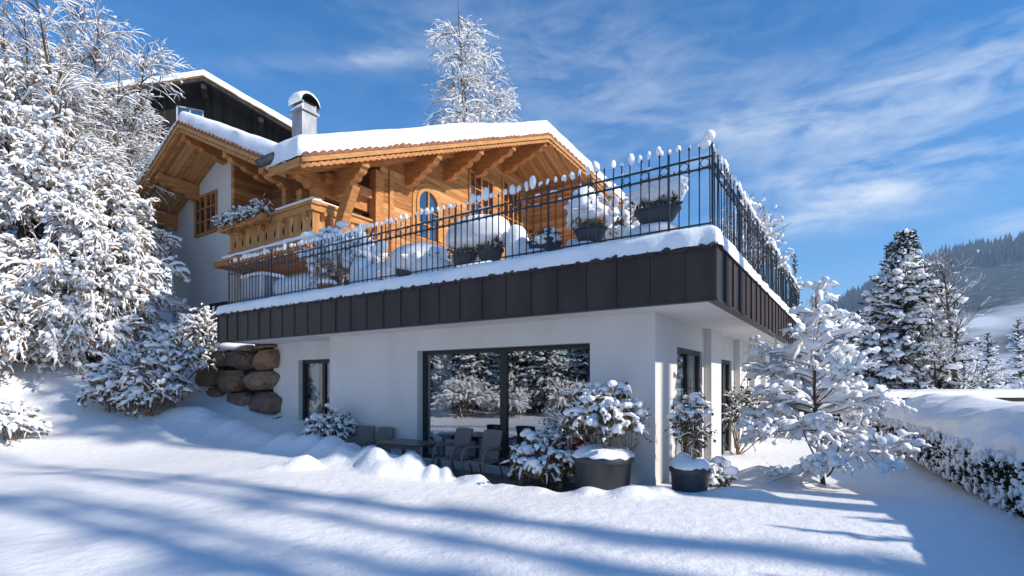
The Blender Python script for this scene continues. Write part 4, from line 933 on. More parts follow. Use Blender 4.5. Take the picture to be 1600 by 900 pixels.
# --- conifers
def conifer(label, loc, H_, R_, seed, nb=200, kt=8, snow=.06, group=None, sub=1, name='spruce_tree', needle=.045, lf_n=0, blob=.3, zmin=.05):
    r = np.random.default_rng(seed); T = thing(name, label, 'tree', loc, r.uniform(0, 6), group)
    tk = MB(); fo = MB(); sn = MB()
    t = np.linspace(0, 1, 10); S = np.stack([.03 * H_ * .3 * np.sin(t * 5), .02 * np.sin(t * 4), -.4 + t * (H_ + .4)], -1)[None]; tk.tubes(S, (.018 * H_ * (1 - t) + .01)[None], 8)
    z = zmin + (.985 - zmin) * r.uniform(.0, 1, nb) ** .9; az = np.arange(nb) * 2.4 + r.normal(size=nb) * .25
    L = R_ * (1.02 - z) ** .82 * r.uniform(.7, 1.2, nb) + .025 * R_
    p0 = np.stack([np.interp(z, t, S[0, :, 0]), np.interp(z, t, S[0, :, 1]), z * H_], -1)
    d = np.stack([np.cos(az), np.sin(az), -.25 + .75 * z + r.normal(size=nb) * .1], -1)
    P = bend(p0, d, L, 8, np.where(z < .7, -.35, -.05), .06, r)
    P[:, -2:, 2] += (.06 * L)[:, None]
    Q = grow(P, nb * kt, .15, 1, .42 * R_, (35, 62), 5, -.45, .08, .72, .75, r, -.05)
    sc = np.clip((H_ - Q[:, :1, 2:3]) / H_, .25, 1); Q = Q[:, :1] + (Q - Q[:, :1]) * sc
    fo.tubes(P, taper(P, needle * .9, needle * .4, r), 4, None, 1.2, .8); fo.tubes(Q, taper(Q, needle, needle * .35, r), 4, None, 1.3, .7)
    if lf_n: fo.leaves(pts_on(Q, lf_n, r) - np.array([0, 0, .02]), needle * 3.2, seed, .35, .22)
    lowP = P[:, 0, 2] < .86 * H_; lowQ = Q[:, 0, 2] < .86 * H_
    snow_on(sn, P[lowP], snow * 1.25, r, .9, 6, .6, .7); snow_on(sn, Q[lowQ], snow, r, .72, 6, .6, .75); snow_on(sn, P[~lowP], snow * .7, r, .95, 6, .8, .6); snow_on(sn, Q[~lowQ], snow * .62, r, .9, 6, .7, .7)
    tip_blobs(sn, Q[lowQ], snow * 1.7, r, blob, sub, (.3, .95), .5, seed)
    tk.build('trunk', M['bark'], T, True); fo.build('crown', M['needle'], T); sn.build('snow_cover', M['snow_twig'], T, True)
    return T
def gp(x, y, dz=0): return (x, y, gz(x, y) + dz)
conifer('large dense spruce draped in snow beyond the hedge', gp(16.7, 22.0), 8.5, 3.0, 401, 330, 12, .10, None, 1, lf_n=9000, needle=.05)
conifer('narrower spruce tip standing just behind the large spruce', gp(18.6, 24.5), 8.2, 1.7, 403, 150, 8, .075, None, 1, lf_n=3000, needle=.05)
conifer('slim dark spruce rising behind the right end of the terrace railing', gp(21.8, 40.0), 12.6, 1.7, 404, 150, 8, .07, None, 1, needle=.06, blob=.2)
GR = 'snowy spruces in the valley beyond the hedge'
far = [(24.5, 36, 7.4, 2.0), (29.5, 44, 9.5, 2.3), (27, 38, 6.2, 2.0), (46, 50, 9.0, 2.6), (52, 53, 11, 2.8), (41, 47, 7.5, 2.4)]
flab = ['pale spruce just left of the large spruce, half hidden by the ornamental tree', 'hazy spruce between the ornamental tree and the large spruce, second from the left', 'low snowy spruce behind the shed, left of the large spruce', 'snowy spruce at the right border behind the bare tree', 'taller spruce at the right border, farthest back', 'low spruce behind the bare tree trunk']
c0 = None
for i, (x, y, h, rr) in enumerate(far):
    if c0 is None: c0 = conifer(flab[0], gp(x, y, -1), 8.0, 2.1, 410, 120, 7, .10, GR, 1, needle=.07); c0.scale = (1, 1, h / 8)
    else:
        c = copy_tree(c0); c.location = gp(x, y, -1); c.scale = (rr / 2.1, rr / 2.1, h / 8.0); c.rotation_euler = (0, 0, i * 1.3); c['label'] = flab[i]

# --- bare deciduous trees, frosted
def bare_tree(label, loc, H_, seed, stems=1, spread=.25, r0=.09, n1=40, n2=260, n3=600, L1=.34, snow=.018, group=None, droop=0.1, twm='twig_grey', name='bare_tree', z0=.25, flat=0.0, ang=(25, 55), fr=.85, l2=.5, rt=.004, lean=(0, 0)):
    r = np.random.default_rng(seed); T = thing(name, label, 'tree', loc, 0, group)
    tk = MB(); tw = MB(); sn = MB()
    k = stems; S = bend(np.stack([r.normal(size=k) * .12 * (k > 1), r.normal(size=k) * .12 * (k > 1), np.full(k, -.4)], -1), np.stack([r.normal(size=k) * spread + lean[0], r.normal(size=k) * spread + lean[1], np.ones(k)], -1), H_ * r.uniform(.8, 1.05, k) if k > 1 else np.array([H_ + .4]), 14, .15, .025, r)
    tk.tubes(S, taper(S, r0, r0 * .12, r, .25), 8)
    A = grow(S, n1, z0, .97, H_ * L1, ang, 9, droop, .06, .62, flat, r); tk.tubes(A, taper(A, r0 * .3, rt * 1.2, r), 5)
    Bq = grow(A, n2, .15, 1, H_ * L1 * l2, (25, 55), 7, droop, .09, .4, 0, r); tw.tubes(Bq, taper(Bq, rt * 1.8, rt * .7, r), 4)
    Cq = grow(Bq, n3, .15, 1, H_ * L1 * l2 * .45, (25, 60), 5, droop, .12, .3, 0, r); tw.tubes(Cq, taper(Cq, rt, rt * .5, r), 3)
    if snow:
        snow_on(sn, A, snow * 1.4, r, .8, 5, .9, .8); snow_on(sn, Bq, snow, r, fr, 5, .9, .7); snow_on(sn, Cq, snow * .85, r, fr * .9, 5, .9, .7); tip_blobs(sn, Cq, snow * 2.0, r, .12, 1, (.5, 1), .8)
    tk.build('trunk', M['bark'], T, True); tw.build('crown', M[twm], T)
    if snow: sn.build('snow_cover', M['snow_twig'], T, True)
    return T
GB = 'tall frosted trees above the left slope'
bare_tree('tall many stemmed tree with frosted twigs reaching out of the picture, behind the arching tree', gp(-15.9, 19.5), 12.5, 501, 6, .16, .10, 130, 1400, 4400, .21, .027, GB, -.4, 'twig', z0=.2, rt=.006)
bare_tree('frosted tree leaning towards the dark wooden house', gp(-17.2, 21.2), 11.5, 502, 5, .12, .09, 120, 1500, 4600, .23, .028, GB, -.5, 'twig', z0=.34, rt=.006, lean=(.05, 0))
bare_tree('frosted slender tree in the upper left corner', gp(-18.5, 20.5), 13.0, 503, 5, .13, .09, 90, 900, 2800, .21, .027, GB, -.35, 'twig', z0=.25, rt=.006)
bare_tree('frosted white birch rising behind the long roof', (-1.7, 31.0, 8.2), 16.4, 511, 6, .10, .09, 190, 2000, 5000, .19, .036, None, -.8, 'twig_grey', 'birch_tree', z0=.25, ang=(35, 75), rt=.007, l2=.45)
bare_tree('bare frosted tree with an upright trunk right of the large spruce', gp(17.4, 20.0), 6.3, 521, 1, .02, .09, 34, 220, 420, .36, .017, None, .25, 'twig_grey', z0=.12, rt=.005)
bare_tree('thin bare sapling with three stems leaning beside the large spruce', gp(16.6, 20.6), 4.8, 522, 3, .2, .05, 26, 200, 500, .3, .02, None, .2, 'twig_grey', z0=.2, rt=.005)
bare_tree('wispy leafless tree far behind the ornamental tree', gp(27.5, 41.0), 7.2, 523, 3, .15, .07, 30, 220, 450, .25, .02, None, .2, 'twig_grey', z0=.3, rt=.008)
for i, (x, y, h) in enumerate([(19.6, 19.5, 1.5), (21.8, 21.0, 2.1), (20.6, 20.4, 1.2)]):
    shrub('snowy_bush', ['snowy thicket right of the bare trunk beyond the hedge', 'taller snowy thicket at the right border beyond the hedge', 'low snowy bush between the two thickets'][i], 'bush', gp(x, y), (0, 0, h * .5), (1.2, 1.0, h * .6), 531 + i, 200, .7, 'leaf_dry', .06, 120, .04, .09, 'twig_grey', 'bushes beyond the hedge', .35, sub=1, droop=-.3)
shrub('snowy_bush', 'round snow covered bush at the far end of the hedge', 'bush', gp(10.6, 15.2), (0, 0, .55), (.6, .5, .6), 541, 150, .4, 'leaf_green', .05, 200, .06, .13, 'twig_grey', None, .8)

# --- hedge with a thick snow blanket
def hedge():
    A = np.array([6.30, 6.3]); d = np.array([.457, .889]); d /= np.linalg.norm(d); nrm_ = np.array([d[1], -d[0]])    # away from the garden
    T = thing('hedge', 'long clipped dark hedge buried under a thick rounded snow blanket on the right', 'hedge', (A[0], A[1], 0), 0)
    r = np.random.default_rng(61); t = np.linspace(-7.5, 9.2, 330); f1 = wav(62, 8, .6, 1.6); f2 = wav(63, 10, 2.5, 6); f3 = wav(64, 8, 6, 14)
    prof = [(.02, .02), (-.06, .10), (-.10, .3), (-.12, .5), (-.13, .68), (-.11, .82), (-.03, .96), (.12, 1.09), (.30, 1.18), (.55, 1.26), (.85, 1.31), (1.15, 1.30), (1.45, 1.24), (1.7, 1.1), (1.8, .8), (1.75, .5)]
    # finer resampling of the profile
    pk = np.linspace(0, len(prof) - 1, 46); po = np.interp(pk, range(len(prof)), [p[0] for p in prof]); pz = np.interp(pk, range(len(prof)), [p[1] for p in prof])
    V = np.zeros((len(t), len(pk), 3))
    for j in range(len(pk)):
        w = np.clip(1 - j / 22, 0, 1)
        z = pz[j] * (1 + .02 * f1(t)) + .018 * f2(t, pz[j] * 2, po[j] * 2) + .0 * w + .05 * np.clip((t + 7.5) / 16, 0, 1) * 0
        o = po[j] + .05 * f2(t + 9, pz[j] * 2.5) - .03 * f3(t, pz[j] * 4) - .035 * np.cos(t * 2 * pi / .30 + 1.5 * f1(t * 3)) * np.clip((.85 - pz[j]) / .3, 0, 1)
        if 22 < j < 40: z = z + .04 * np.maximum(0, f3(t * .55, po[j] * 1.2))
        end = np.sqrt(np.clip((9.2 - t) / .5, 0, 1)); z = .3 + (z - .3) * end
        V[:, j, 0] = d[0] * t + nrm_[0] * o; V[:, j, 1] = d[1] * t + nrm_[1] * o; V[:, j, 2] = z
    mb = MB(); mb.grid(V[:, ::-1]); mb.build('snow_cover', M['snow'], T, True)
    # dark foliage
    k = 42000; tt = r.uniform(-7.5, 9.1, k); zz = r.uniform(0, .86, k)
    strk = np.cos(tt * 2 * pi / .30 + 1.5 * f1(tt * 3)) + .55 * f2(tt * 2, zz * 3) + .35 * f3(tt, zz * 2)
    keep = (strk > .15 + .9 * np.clip((zz - .35) / .4, 0, 1)) & (zz < .56 + .07 * f2(tt * 1.3) + .07 * f3(tt * 1.5)); tt, zz = tt[keep], zz[keep]; k = len(tt)
    oo = -.05 - .12 * np.clip(1 - np.abs(zz - .5) / .7, 0, 1) + r.normal(size=k) * .04
    c = np.stack([d[0] * tt + nrm_[0] * oo, d[1] * tt + nrm_[1] * oo, zz], -1)
    lf = MB(); lf.leaves(c, .07, 62, -.5, .3)
    lf.build('leaves', M['hedge_leaf'], T)
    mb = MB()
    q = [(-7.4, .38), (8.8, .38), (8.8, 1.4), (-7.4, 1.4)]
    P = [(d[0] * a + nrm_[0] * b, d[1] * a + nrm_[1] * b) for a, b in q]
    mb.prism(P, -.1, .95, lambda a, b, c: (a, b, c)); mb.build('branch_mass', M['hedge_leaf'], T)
    # tufts of snow caught in the face
    k = 5200; tt = r.uniform(-7.4, 9.1, k); zz = r.uniform(.02, .72, k); oo = r.uniform(-.22, -.12, k)
    s = r.uniform(.010, .036, k)
    # clustered in vertical streaks like the shoots they lie on
    keep = (np.cos(tt * 2 * pi / .30 + 1.5 * f1(tt * 3)) + .8 * f3(tt, zz * 2)) < .35; tt, zz, oo, s = tt[keep], zz[keep], oo[keep], s[keep]
    c = np.stack([d[0] * tt + nrm_[0] * oo, d[1] * tt + nrm_[1] * oo, zz], -1)
    sn = MB(); sn.blobs(c, np.stack([s * 1.0, s, s * r.uniform(1.0, 2.3, len(s))], -1), 1, .2, 66, .3); sn.build('snow_tufts', M['snow_twig'], T, True)
    return T
hedge()

# ------------------------------------------------------------------ retaining wall of boulders
W = thing('stone_wall', 'rough retaining wall of large brown boulders under the left end of the terrace', 'wall', L2W(-11.35, .3, 0), ROT)
mb = MB(); mb.box(-4.2, -.03, .36, 1.6, -.2, 2.72); mb.build('earth_fill', M['earth'], W)
def st(xa, xb, za, zb): return ((xa + xb) / 2 + 11.35, (za + zb) / 2, (xb - xa) / 2, (zb - za) / 2)
rows = [[st(-12.48, -11.12, 2.02, 2.64), st(-13.95, -12.55, 2.06, 2.62), st(-15.6, -14.02, 2.2, 2.7)],
        [st(-13.15, -11.1, 1.40, 1.98), st(-14.55, -13.2, 1.36, 2.02), st(-15.9, -14.6, 1.5, 2.15)],
        [st(-12.6, -11.05, .72, 1.36), st(-14.1, -12.65, .66, 1.32), st(-15.5, -14.15, .8, 1.45)],
        [st(-11.75, -10.98, .22, .68), st(-12.75, -11.8, .15, .68), st(-13.7, -12.8, .2, .62), st(-13.1, -12.5, 2.60, 2.74), st(-12.3, -11.3, 2.64, 2.75)]]
k = 0
for row in rows:
    for (x, z, w, h) in row:
        r = np.random.default_rng(700 + k); v, f = ICO[4]
        q = np.sign(v) * np.abs(v) ** .42; n1 = wav(700 + k, 8, 1.5, 3.5); n2 = wav(800 + k, 10, 5, 11)
        s = 1 + .07 * n1(v[:, 0], v[:, 1], v[:, 2]) + .022 * n2(v[:, 0], v[:, 1], v[:, 2])
        q = q * s[:, None]
        pn = norm(r.normal(size=(15, 3)) * np.array([1, .8, 1])); pc = r.uniform(.86, 1.12, 15)
        for n_, c_ in zip(pn, pc):
            e = np.maximum(q @ n_ - c_, 0); q = q - e[:, None] * n_ * .92
        q = q / np.abs(q).max(0)
        q = q * (1 + .032 * n2(v[:, 0] * 1.5, v[:, 1] * 1.5, v[:, 2] * 1.5) + .02 * n2(v[:, 0] * 4, v[:, 1] * 4, v[:, 2] * 4))[:, None]
        mb = MB(); mb.add(q * np.array([w * 1.02, .40, h * 1.05]) + np.array([x, .30 + r.uniform(-.05, .06), z]), None, f); mb.build('boulder', M['stone'], W, True); k += 1
for c_, s_ in (((-2.2, .2, 2.8), (.5, .35, .14)), ((-3.1, .2, 2.78), (.6, .4, .16)), ((-1.62, -.35, .62), (.33, .25, .17)), ((-2.3, -.3, .8), (.3, .22, .13))):
    mb = MB(); mb.blobs([c_], [s_], 3, .12, 71, .1); mb.build('snow_heap', M['snow'], W, True)

# ------------------------------------------------------------------ patio furniture in front of the wide window
mb = MB(); mb.box(-6.2, -.5, -1.75, -.012, -.3, -.15); o = mb.build('patio', M['paving'], None); o.location = tuple(C0); o.rotation_euler = (0, 0, ROT); tag(o, 'bare paved strip along the wide window', 'paving', kind='structure')
def armchair(label, X, Y, rz, z=-.15):
    p = L2W(X, Y, z); T = thing('armchair', label, 'chair', p, ROT + rz, 'grey wicker armchairs on the patio'); T.scale = (.88, .88, .88)
    mb = MB(); V = np.array([[(x, y, .42 - .02 * sin((y + .24) / .48 * pi) + .0 * x) for x in np.linspace(-.25, .25, 5)] for y in np.linspace(-.26, .24, 7)]); V2 = V.copy(); V2[..., 2] -= .045
    mb.grid(V[:, ::-1]); mb.grid(V2); mb.grid(np.stack([V[0], V2[0]])); mb.grid(np.stack([V2[-1], V[-1]])); mb.grid(np.stack([V2[:, 0], V[:, 0]])); mb.grid(np.stack([V[:, -1], V2[:, -1]]))
    mb.build('seat', M['wicker'], T)
    mb = MB(); zz = np.linspace(.40, 1.0, 9); yy = .24 + .17 * ((zz - .4) / .6) ** 1.15
    V = np.array([[(x * (1 - .04 * (z - .4)), y + .02 * (x / .25) ** 2 * -1, z + (.015 * (1 - (x / .25) ** 2) if z > .99 else 0)) for x in np.linspace(-.25, .25, 7)] for z, y in zip(zz, yy)]); V2 = V.copy(); V2[..., 1] += .04
    mb.grid(V); mb.grid(V2[:, ::-1]); mb.grid(np.stack([V2[-1], V[-1]])[:, ::-1]); mb.grid(np.stack([V2[:, 0], V[:, 0]])); mb.grid(np.stack([V[:, -1], V2[:, -1]]))
    mb.build('backrest', M['wicker'], T)
    for s in (-1, 1):
        x = s * .28
        P = [(x, -.27, .0), (x, -.285, .3), (x, -.28, .52), (x, -.24, .61), (x, -.16, .655), (x, 0, .665), (x, .2, .655), (x * .97, .33, .64)]
        mb = MB(); mb.tubes(np.array([P]), np.full((1, len(P)), .024), 8, None, 1.5, .8); mb.build('armrest', M['wicker'], T, True)
        mb = MB(); mb.tubes(np.array([[(x * .93, .23, .44), (x, .30, .2), (x, .36, .0)]]), np.full((1, 3), .02), 8); mb.build('leg', M['wicker'], T, True)
    return T
armchair('grey wicker armchair in front of the window mullion, nearest to the rounded bush', -2.98, -.70, -.05)
armchair('grey wicker armchair between the table and the other window chair', -3.72, -.66, -.1)
armchair('grey wicker armchair at the left end of the table, farthest from the window mullion', -6.6, -.5, .3, -.26)
armchair('grey wicker armchair at the wall behind the table, second from the left', -6.05, -.48, .1, -.26)
p = L2W(-4.75, -.72, -.15); T = thing('patio_table', 'low dark patio table with a flat top between the wicker armchairs', 'table', p, ROT); T.scale = (.95, .9, .86)
mb = MB(); mb.box(-.62, .62, -.42, .42, .64, .685); mb.build('table_top', M['table_top'], T, bevel=.012)
for sx in (-1, 1):
    for sy in (-1, 1): mb = MB(); mb.box(sx * .52 - .03, sx * .52 + .03, sy * .33 - .03, sy * .33 + .03, 0, .64); mb.build('leg', M['wicker'], T)
mb = MB(); mb.box(-.52, .52, -.34, -.3, .56, .636); mb.box(-.52, .52, .3, .34, .56, .636); mb.build('apron', M['wicker'], T)

# bench on the side terrace
p = L2W(1.25, 9.2, 0); z = gz(p[0], p[1]); T = thing('garden_bench', 'small dark metal bench with a reddish seat at the end of the side path', 'bench', (p[0], p[1], z), ROT)
mb = MB()
for i in range(4): mb.box(-.65, .65, -.22 + i * .115, -.13 + i * .115, .43, .46)
mb.build('seat', M['red_seat'], T)
for sx in (-.6, -.02, .55):
    mb = MB(); mb.box(sx, sx + .04, -.24, -.2, 0, .43); mb.build('leg', M['iron'], T); mb = MB(); mb.box(sx, sx + .04, .2, .24, 0, .85); mb.build('leg', M['iron'], T)
mb = MB(); mb.box(-.62, .62, .205, .235, .62, .68); mb.box(-.62, .62, .205, .235, .78, .85); mb.build('backrest', M['iron'], T)

# ------------------------------------------------------------------ things on the terrace
def heap(mb, c, s, seed, amp=.13, p=.86, hf=.035):
    v, f = ICO[4]; q = np.sign(v) * np.abs(v) ** p; q[:, 2] = np.where(q[:, 2] < 0, q[:, 2] * .45, q[:, 2]); n1 = wav(seed, 8, 1.2, 3); n2 = wav(seed + 1, 8, 4, 9)
    sc = 1 + amp * n1(v[:, 0], v[:, 1], v[:, 2]) + hf * n2(v[:, 0], v[:, 1], v[:, 2])
    mb.add(q * sc[:, None] * np.array(s) + np.array(c), None, f)
TZ = SZ1 + .02
def planter_thing(label, X, Y, w, z0, z1, heapsz, seed, kind='half', plant='leaf_green', nl=160, double=0, hz=.0):
    p = L2W(X, Y, TZ); T = thing('planter', label, 'planter', p, ROT + .1 * sin(seed), 'planters behind the railing')
    mb = MB()
    prof = [(w * .36, z0 - TZ), (w * .40, z0 - TZ + .02), (w * .48, z1 - TZ - .05), (w * .52, z1 - TZ - .04), (w * .52, z1 - TZ), (w * .47, z1 - TZ), (w * .44, z1 - TZ - .05)]
    for k in range(double + 1):
        cx_ = (k - double / 2) * w * 1.12
        if kind == 'half':
            h = z1 - z0; a = np.linspace(0, 1, 8); prof = [(w * .5 * (.35 + .65 * t ** .55), z0 - TZ + h * t * .93) for t in a] + [(w * .53, z1 - TZ - .03), (w * .53, z1 - TZ), (w * .48, z1 - TZ), (w * .45, z1 - TZ - .04)]
        if kind == 'box':
            mb.prism([(-w * .42, z0 - TZ), (w * .42, z0 - TZ), (w * .5, z1 - TZ), (-w * .5, z1 - TZ)], -.17, .17, lambda a, b, c: (cx_ + a, c, b)); mb.box(cx_ - w * .52, cx_ + w * .52, -.19, .19, z1 - TZ - .045, z1 - TZ + .003)
        else: mb.lathe(prof, 30, (cx_, 0, 0), 1, .72)
    mb.build('pot', M['planter'], T, kind != 'box')
    mb = MB(); mb.box(-w * .3, w * .3, -.1, .1, 0, z0 - TZ + .02); mb.build('stand', M['iron'], T)
    r = np.random.default_rng(seed)
    for k in range(double + 1):
        lf = MB(); n = nl; c = np.stack([(k - double / 2) * w * 1.12 + r.uniform(-.5, .5, n) * w, r.uniform(-.2, .16, n), z1 - TZ + r.uniform(0, .16, n)], -1); lf.leaves(c, .09, seed, -.5, .25); lf.build('plant', M[plant], T)
    sn = MB(); heap(sn, (0, -.16, (z0 - TZ) * .55), (w * (.75 + .5 * double), .3, (z0 - TZ) * .62), seed * 5 + 3); sn.build('snow_drift', M['snow'], T, True)
    for (hx, hy, hz_, sx, sy, sz) in heapsz:
        sn = MB(); heap(sn, (hx, hy, z1 - TZ + hz_ - .14), (sx * 1.12, sy * 1.1, sz * 1.12), seed * 3 + int(hx * 10) + 50)
        k_ = 26; aa = r.uniform(0, 6.28, k_); q_ = r.uniform(.72, 1.05, k_)
        sn.blobs(np.stack([hx + sx * 1.05 * q_ * np.cos(aa), hy + sy * 1.02 * q_ * np.sin(aa), z1 - TZ + hz_ - .15 + r.uniform(-.10, .10, k_) * (sz / .25)], -1), np.stack([r.uniform(.05, .12, k_), r.uniform(.05, .12, k_), r.uniform(.04, .09, k_)], -1) * min(1, sx / .3), 2, .2, seed, .1)
        tp = r.uniform(0, 1, (34, 2)); aa = tp[:, 0] * 6.28; q_ = .45 + .6 * tp[:, 1]
        lf = MB(); lf.leaves(np.stack([hx + sx * 1.1 * q_ * np.cos(aa), hy + sy * 1.08 * q_ * np.sin(aa), z1 - TZ + hz_ - .14 + sz * 1.1 * np.sqrt(np.clip(1 - q_ ** 2, 0, 1))], -1), .07, seed + 9, -.3, .2); lf.build('sprigs', M['leaf_dry'], T)
        sn.build('snow_cap', M['snow'], T, True)
    return T
planter_thing('slate planter with evergreen sprigs under a snow hump at the front corner of the terrace', .12, -.28, .70, 4.02, 4.30, [(0, .06, .38, .37, .30, .25), (.1, .1, .5, .25, .22, .16)], 211, 'half')
planter_thing('slate planter with rusty leaves under a leaning snow hump, second from the corner', -1.05, -.2, .58, 3.92, 4.22, [(-.05, .1, .36, .38, .3, .26), (-.22, .1, .62, .22, .22, .28)], 212, 'half', 'leaf_dry')
planter_thing('tapered slate box planter with a low snowy plant, third from the corner', -1.88, -.3, .48, 3.88, 4.12, [(0, .04, .14, .22, .2, .11), (.05, .06, .26, .14, .12, .1)], 213, 'box')
planter_thing('paired half round slate planters under one big snow hump, middle of the terrace', -3.45, -.2, .54, 3.86, 4.16, [(0, .1, .42, .62, .4, .36), (-.2, .1, .62, .36, .3, .24)], 214, 'half', 'leaf_olive', 150, 1)
planter_thing('black ribbed planter mostly buried in a wide snow hump left of the paired planters', -5.4, -.25, .6, 3.84, 4.2, [(.25, .12, .12, .62, .4, .36), (.75, .05, -.12, .42, .35, .34), (-.35, .1, -.1, .3, .3, .3)], 215, 'half', 'leaf_green', 120)
def mound(label, X, Y, parts, seed):
    p = L2W(X, Y, TZ); o = MB()
    for i, (c, s) in enumerate(parts): heap(o, c, s, seed + i * 7)
    ob = o.build('snow_mound', M['snow'], None, True); ob.location = p; ob.rotation_euler = (0, 0, ROT); return tag(ob, label, 'snow mound', 'snow mounds on the terrace')
mound('tall rounded snow mound between the paired planters and the box planter', -2.55, -.1, [((0, 0, .42), (.24, .26, .62)), ((.08, .02, .3), (.28, .25, .4))], 221)
mound('small round snow mound between the box planter and the rusty leaved planter', -1.5, .1, [((0, 0, .36), (.17, .2, .42))], 222)
mound('blocky snow mound in front of the wooden wall, right of the porch post', -6.9, .2, [((0, 0, .5), (.5, .4, .56)), ((-.35, 0, .5), (.25, .3, .62))], 223)
mound('long low snow mound behind the left half of the railing', -9.2, .0, [((0, 0, .4), (.9, .5, .45)), ((-.6, 0, .5), (.5, .4, .42)), ((.7, .1, .25), (.6, .4, .3))], 224)
mound('snow mound beside the corner planter, in its shelter', -.5, .6, [((0, 0, .4), (.45, .4, .5))], 225)
mound('high snow mound at the wing wall below the end of the roof', -2.2, 2.2, [((0, 0, .5), (.5, .5, .75)), ((.5, .2, .4), (.5, .4, .55))], 226)
mound('wide snow mound in front of the wing wall', -4.2, 2.0, [((0, 0, .4), (.7, .5, .5)), ((.5, .2, .4), (.4, .4, .55))], 227)
# cabinet at the left end of the terrace
p = L2W(-10.8, -.25, TZ); T = thing('garden_cabinet', 'light grey garden cabinet with a white corner post at the left end of the terrace', 'cabinet', p, ROT)
mb = MB(); mb.box(-.5, .4, -.3, .3, 0, 1.0); mb.build('body', M['grey_panel'], T, bevel=.01)
mb = MB(); mb.box(.403, .5, -.32, -.22, 0, 1.05); mb.build('corner_post', M['plaster'], T)
snow_patch('snow_cap', T, K(-.53), K(.5), -.33, .33, lambda x, y: 1.0 + 0 * x, .12, 30, 20, (1, 1, 1, 1), .12, .015, 91, .03)
p = L2W(-8.1, .35, TZ); shrub('snowy_shrub', 'twiggy rounded shrub topped with snow in front of the balcony', 'shrub', p, (0, 0, 1.0), (.85, .7, 1.0), 231, 330, .5, 'leaf_dry', .06, 420, .06, .16, 'twig', None, .6, sub=2, lo=.7)
p = L2W(-7.9, -.35, TZ); T = thing('terracotta_pot', 'terracotta pot half sunk in snow below the twiggy shrub', 'pot', p, ROT)
mb = MB(); mb.lathe([(.12, 0), (.2, .42), (.22, .43), (.22, .5), (.19, .5)], 24); mb.build('pot', M['terracotta'], T, True); mb = MB(); heap(mb, (0, 0, .52), (.2, .2, .12), 233); mb.build('snow_cap', M['snow'], T, True)
# rusty leaved shrubs on the terrace and by the wall
p = L2W(-4.9, 1.2, TZ); shrub('rusty_shrub', 'brown leaved shrub with little snow in front of the lit wooden wall', 'shrub', p, (0, 0, .75), (.75, .5, .65), 241, 160, .45, 'leaf_dry', .09, 900, .02, .06, bfrac=.25)
p = L2W(-1.1, 1.3, TZ); shrub('rusty_shrub', 'brown leaved shrub with snow at the lower end of the roof edge', 'shrub', p, (0, 0, .95), (.6, .5, .7), 242, 160, .45, 'leaf_dry', .08, 600, .03, .11, bfrac=.4)
for i, (yy, hh, rr) in enumerate(((4.0, 1.75, .5), (6.3, 1.7, .55))):
    p = L2W(.55, yy, TZ); shrub('snowy_shrub', ('open twiggy shrub with snow clumps leaning over the side railing', 'second twiggy shrub farther along the side railing')[i], 'shrub', p, (.1, 0, hh * .62), (rr, rr, hh * .5), 245 + i, 70, .6, 'leaf_dry', .05, 120, .03, .085, 'twig_red', 'shrubs along the side railing', .7, sub=2, droop=.5)
# curved stake by the end of the roof
p = L2W(-1.6, 1.0, TZ); T = thing('garden_stake', 'curved rusty brown garden stake standing by the end of the long roof', 'stake', p, ROT)
mb = MB(); mb.tubes(np.array([[(0, 0, 0), (.02, 0, 1.2), (.03, 0, 1.9), (0, 0, 2.15), (-.06, 0, 2.3)]]), np.array([[.025, .028, .035, .03, .005]]), 8); mb.build('rod', M['bark'], T, True)

# ------------------------------------------------------------------ dark wooden house further up the slope
a2 = math.atan2(.43, .9); hp = np.array([-17.9, 30.0]); hz = 19.4
T = thing('dark_house', 'dark brown wooden house with a snowy gable roof behind the chalet, upper left', 'house', (hp[0], hp[1], 0), a2)
def zD(x): return hz - .42 * abs(x)
mb = MB(); mb.prism([(-6.2, 5), (6.2, 5), (6.2, zD(6.2) - .3), (0, hz - .3), (-6.2, zD(6.2) - .3)], 1.3, 10, lambda a, b, c: (a, c, b)); mb.build('wall', M['wood_dark'], T)
for s in (-1, 1):
    mb = MB(); mb.prism([(0, hz), (s * 7.4, zD(7.4)), (s * 7.4, zD(7.4) - .26), (0, hz - .26)], 0, 10.5, lambda a, b, c: (a, c, b)); ro = mb.build('roof', M['wood_dark'], T)
    mb = MB(); mb.prism([(s * .002, hz + .03), (s * 7.5, zD(7.5) + .03), (s * 7.5, zD(7.5) - .22), (s * .002, hz - .22)], -.05, -.003, lambda a, b, c: (a, c, b)); mb.build('verge_board', M['wood_purlin_dark'], ro)
    mb = MB(); mb.prism([(s * .004, hz + .05), (s * 7.52, zD(7.52) + .05), (s * 7.52, zD(7.52) - .02), (s * .004, hz - .02)], -.085, -.053, lambda a, b, c: (a, c, b)); mb.build('verge_board', M['wood_fresh'], ro)
snow_patch('roof_snow', T, K(-7.6), K(0), -.14, 10.5, lambda x, y: hz + .04 + .42 * x, .42, 40, 20, (1, 0, 1, 0), .3, .015, 95, .02)
snow_patch('roof_snow', T, K(0), K(7.6), -.14, 10.5, lambda x, y: hz + .04 - .42 * x, .42, 40, 20, (0, 1, 1, 0), .3, .015, 95, .02)
for xx in (-5.8, -3, 0, 3, 5.8):
    mb = MB(); z = zD(xx) - .28 - (.06 if xx else 0); mb.box(xx - .14, xx + .14, .1, 1.29, z - .32, z); mb.build('purlin', M['wood_purlin_dark'], T)
f = lambda a, b, c: (a, 1.3 + c, b)
mb = MB()
mb.box(-1.5, -.1, 1.22, 1.296, hz - 2.35, hz - 2.27); mb.box(-1.5, -.1, 1.22, 1.296, hz - 1.45, hz - 1.37)
for xx in (-1.5, -.84, -.18): mb.box(xx, xx + .08, 1.222, 1.294, hz - 2.27, hz - 1.45)
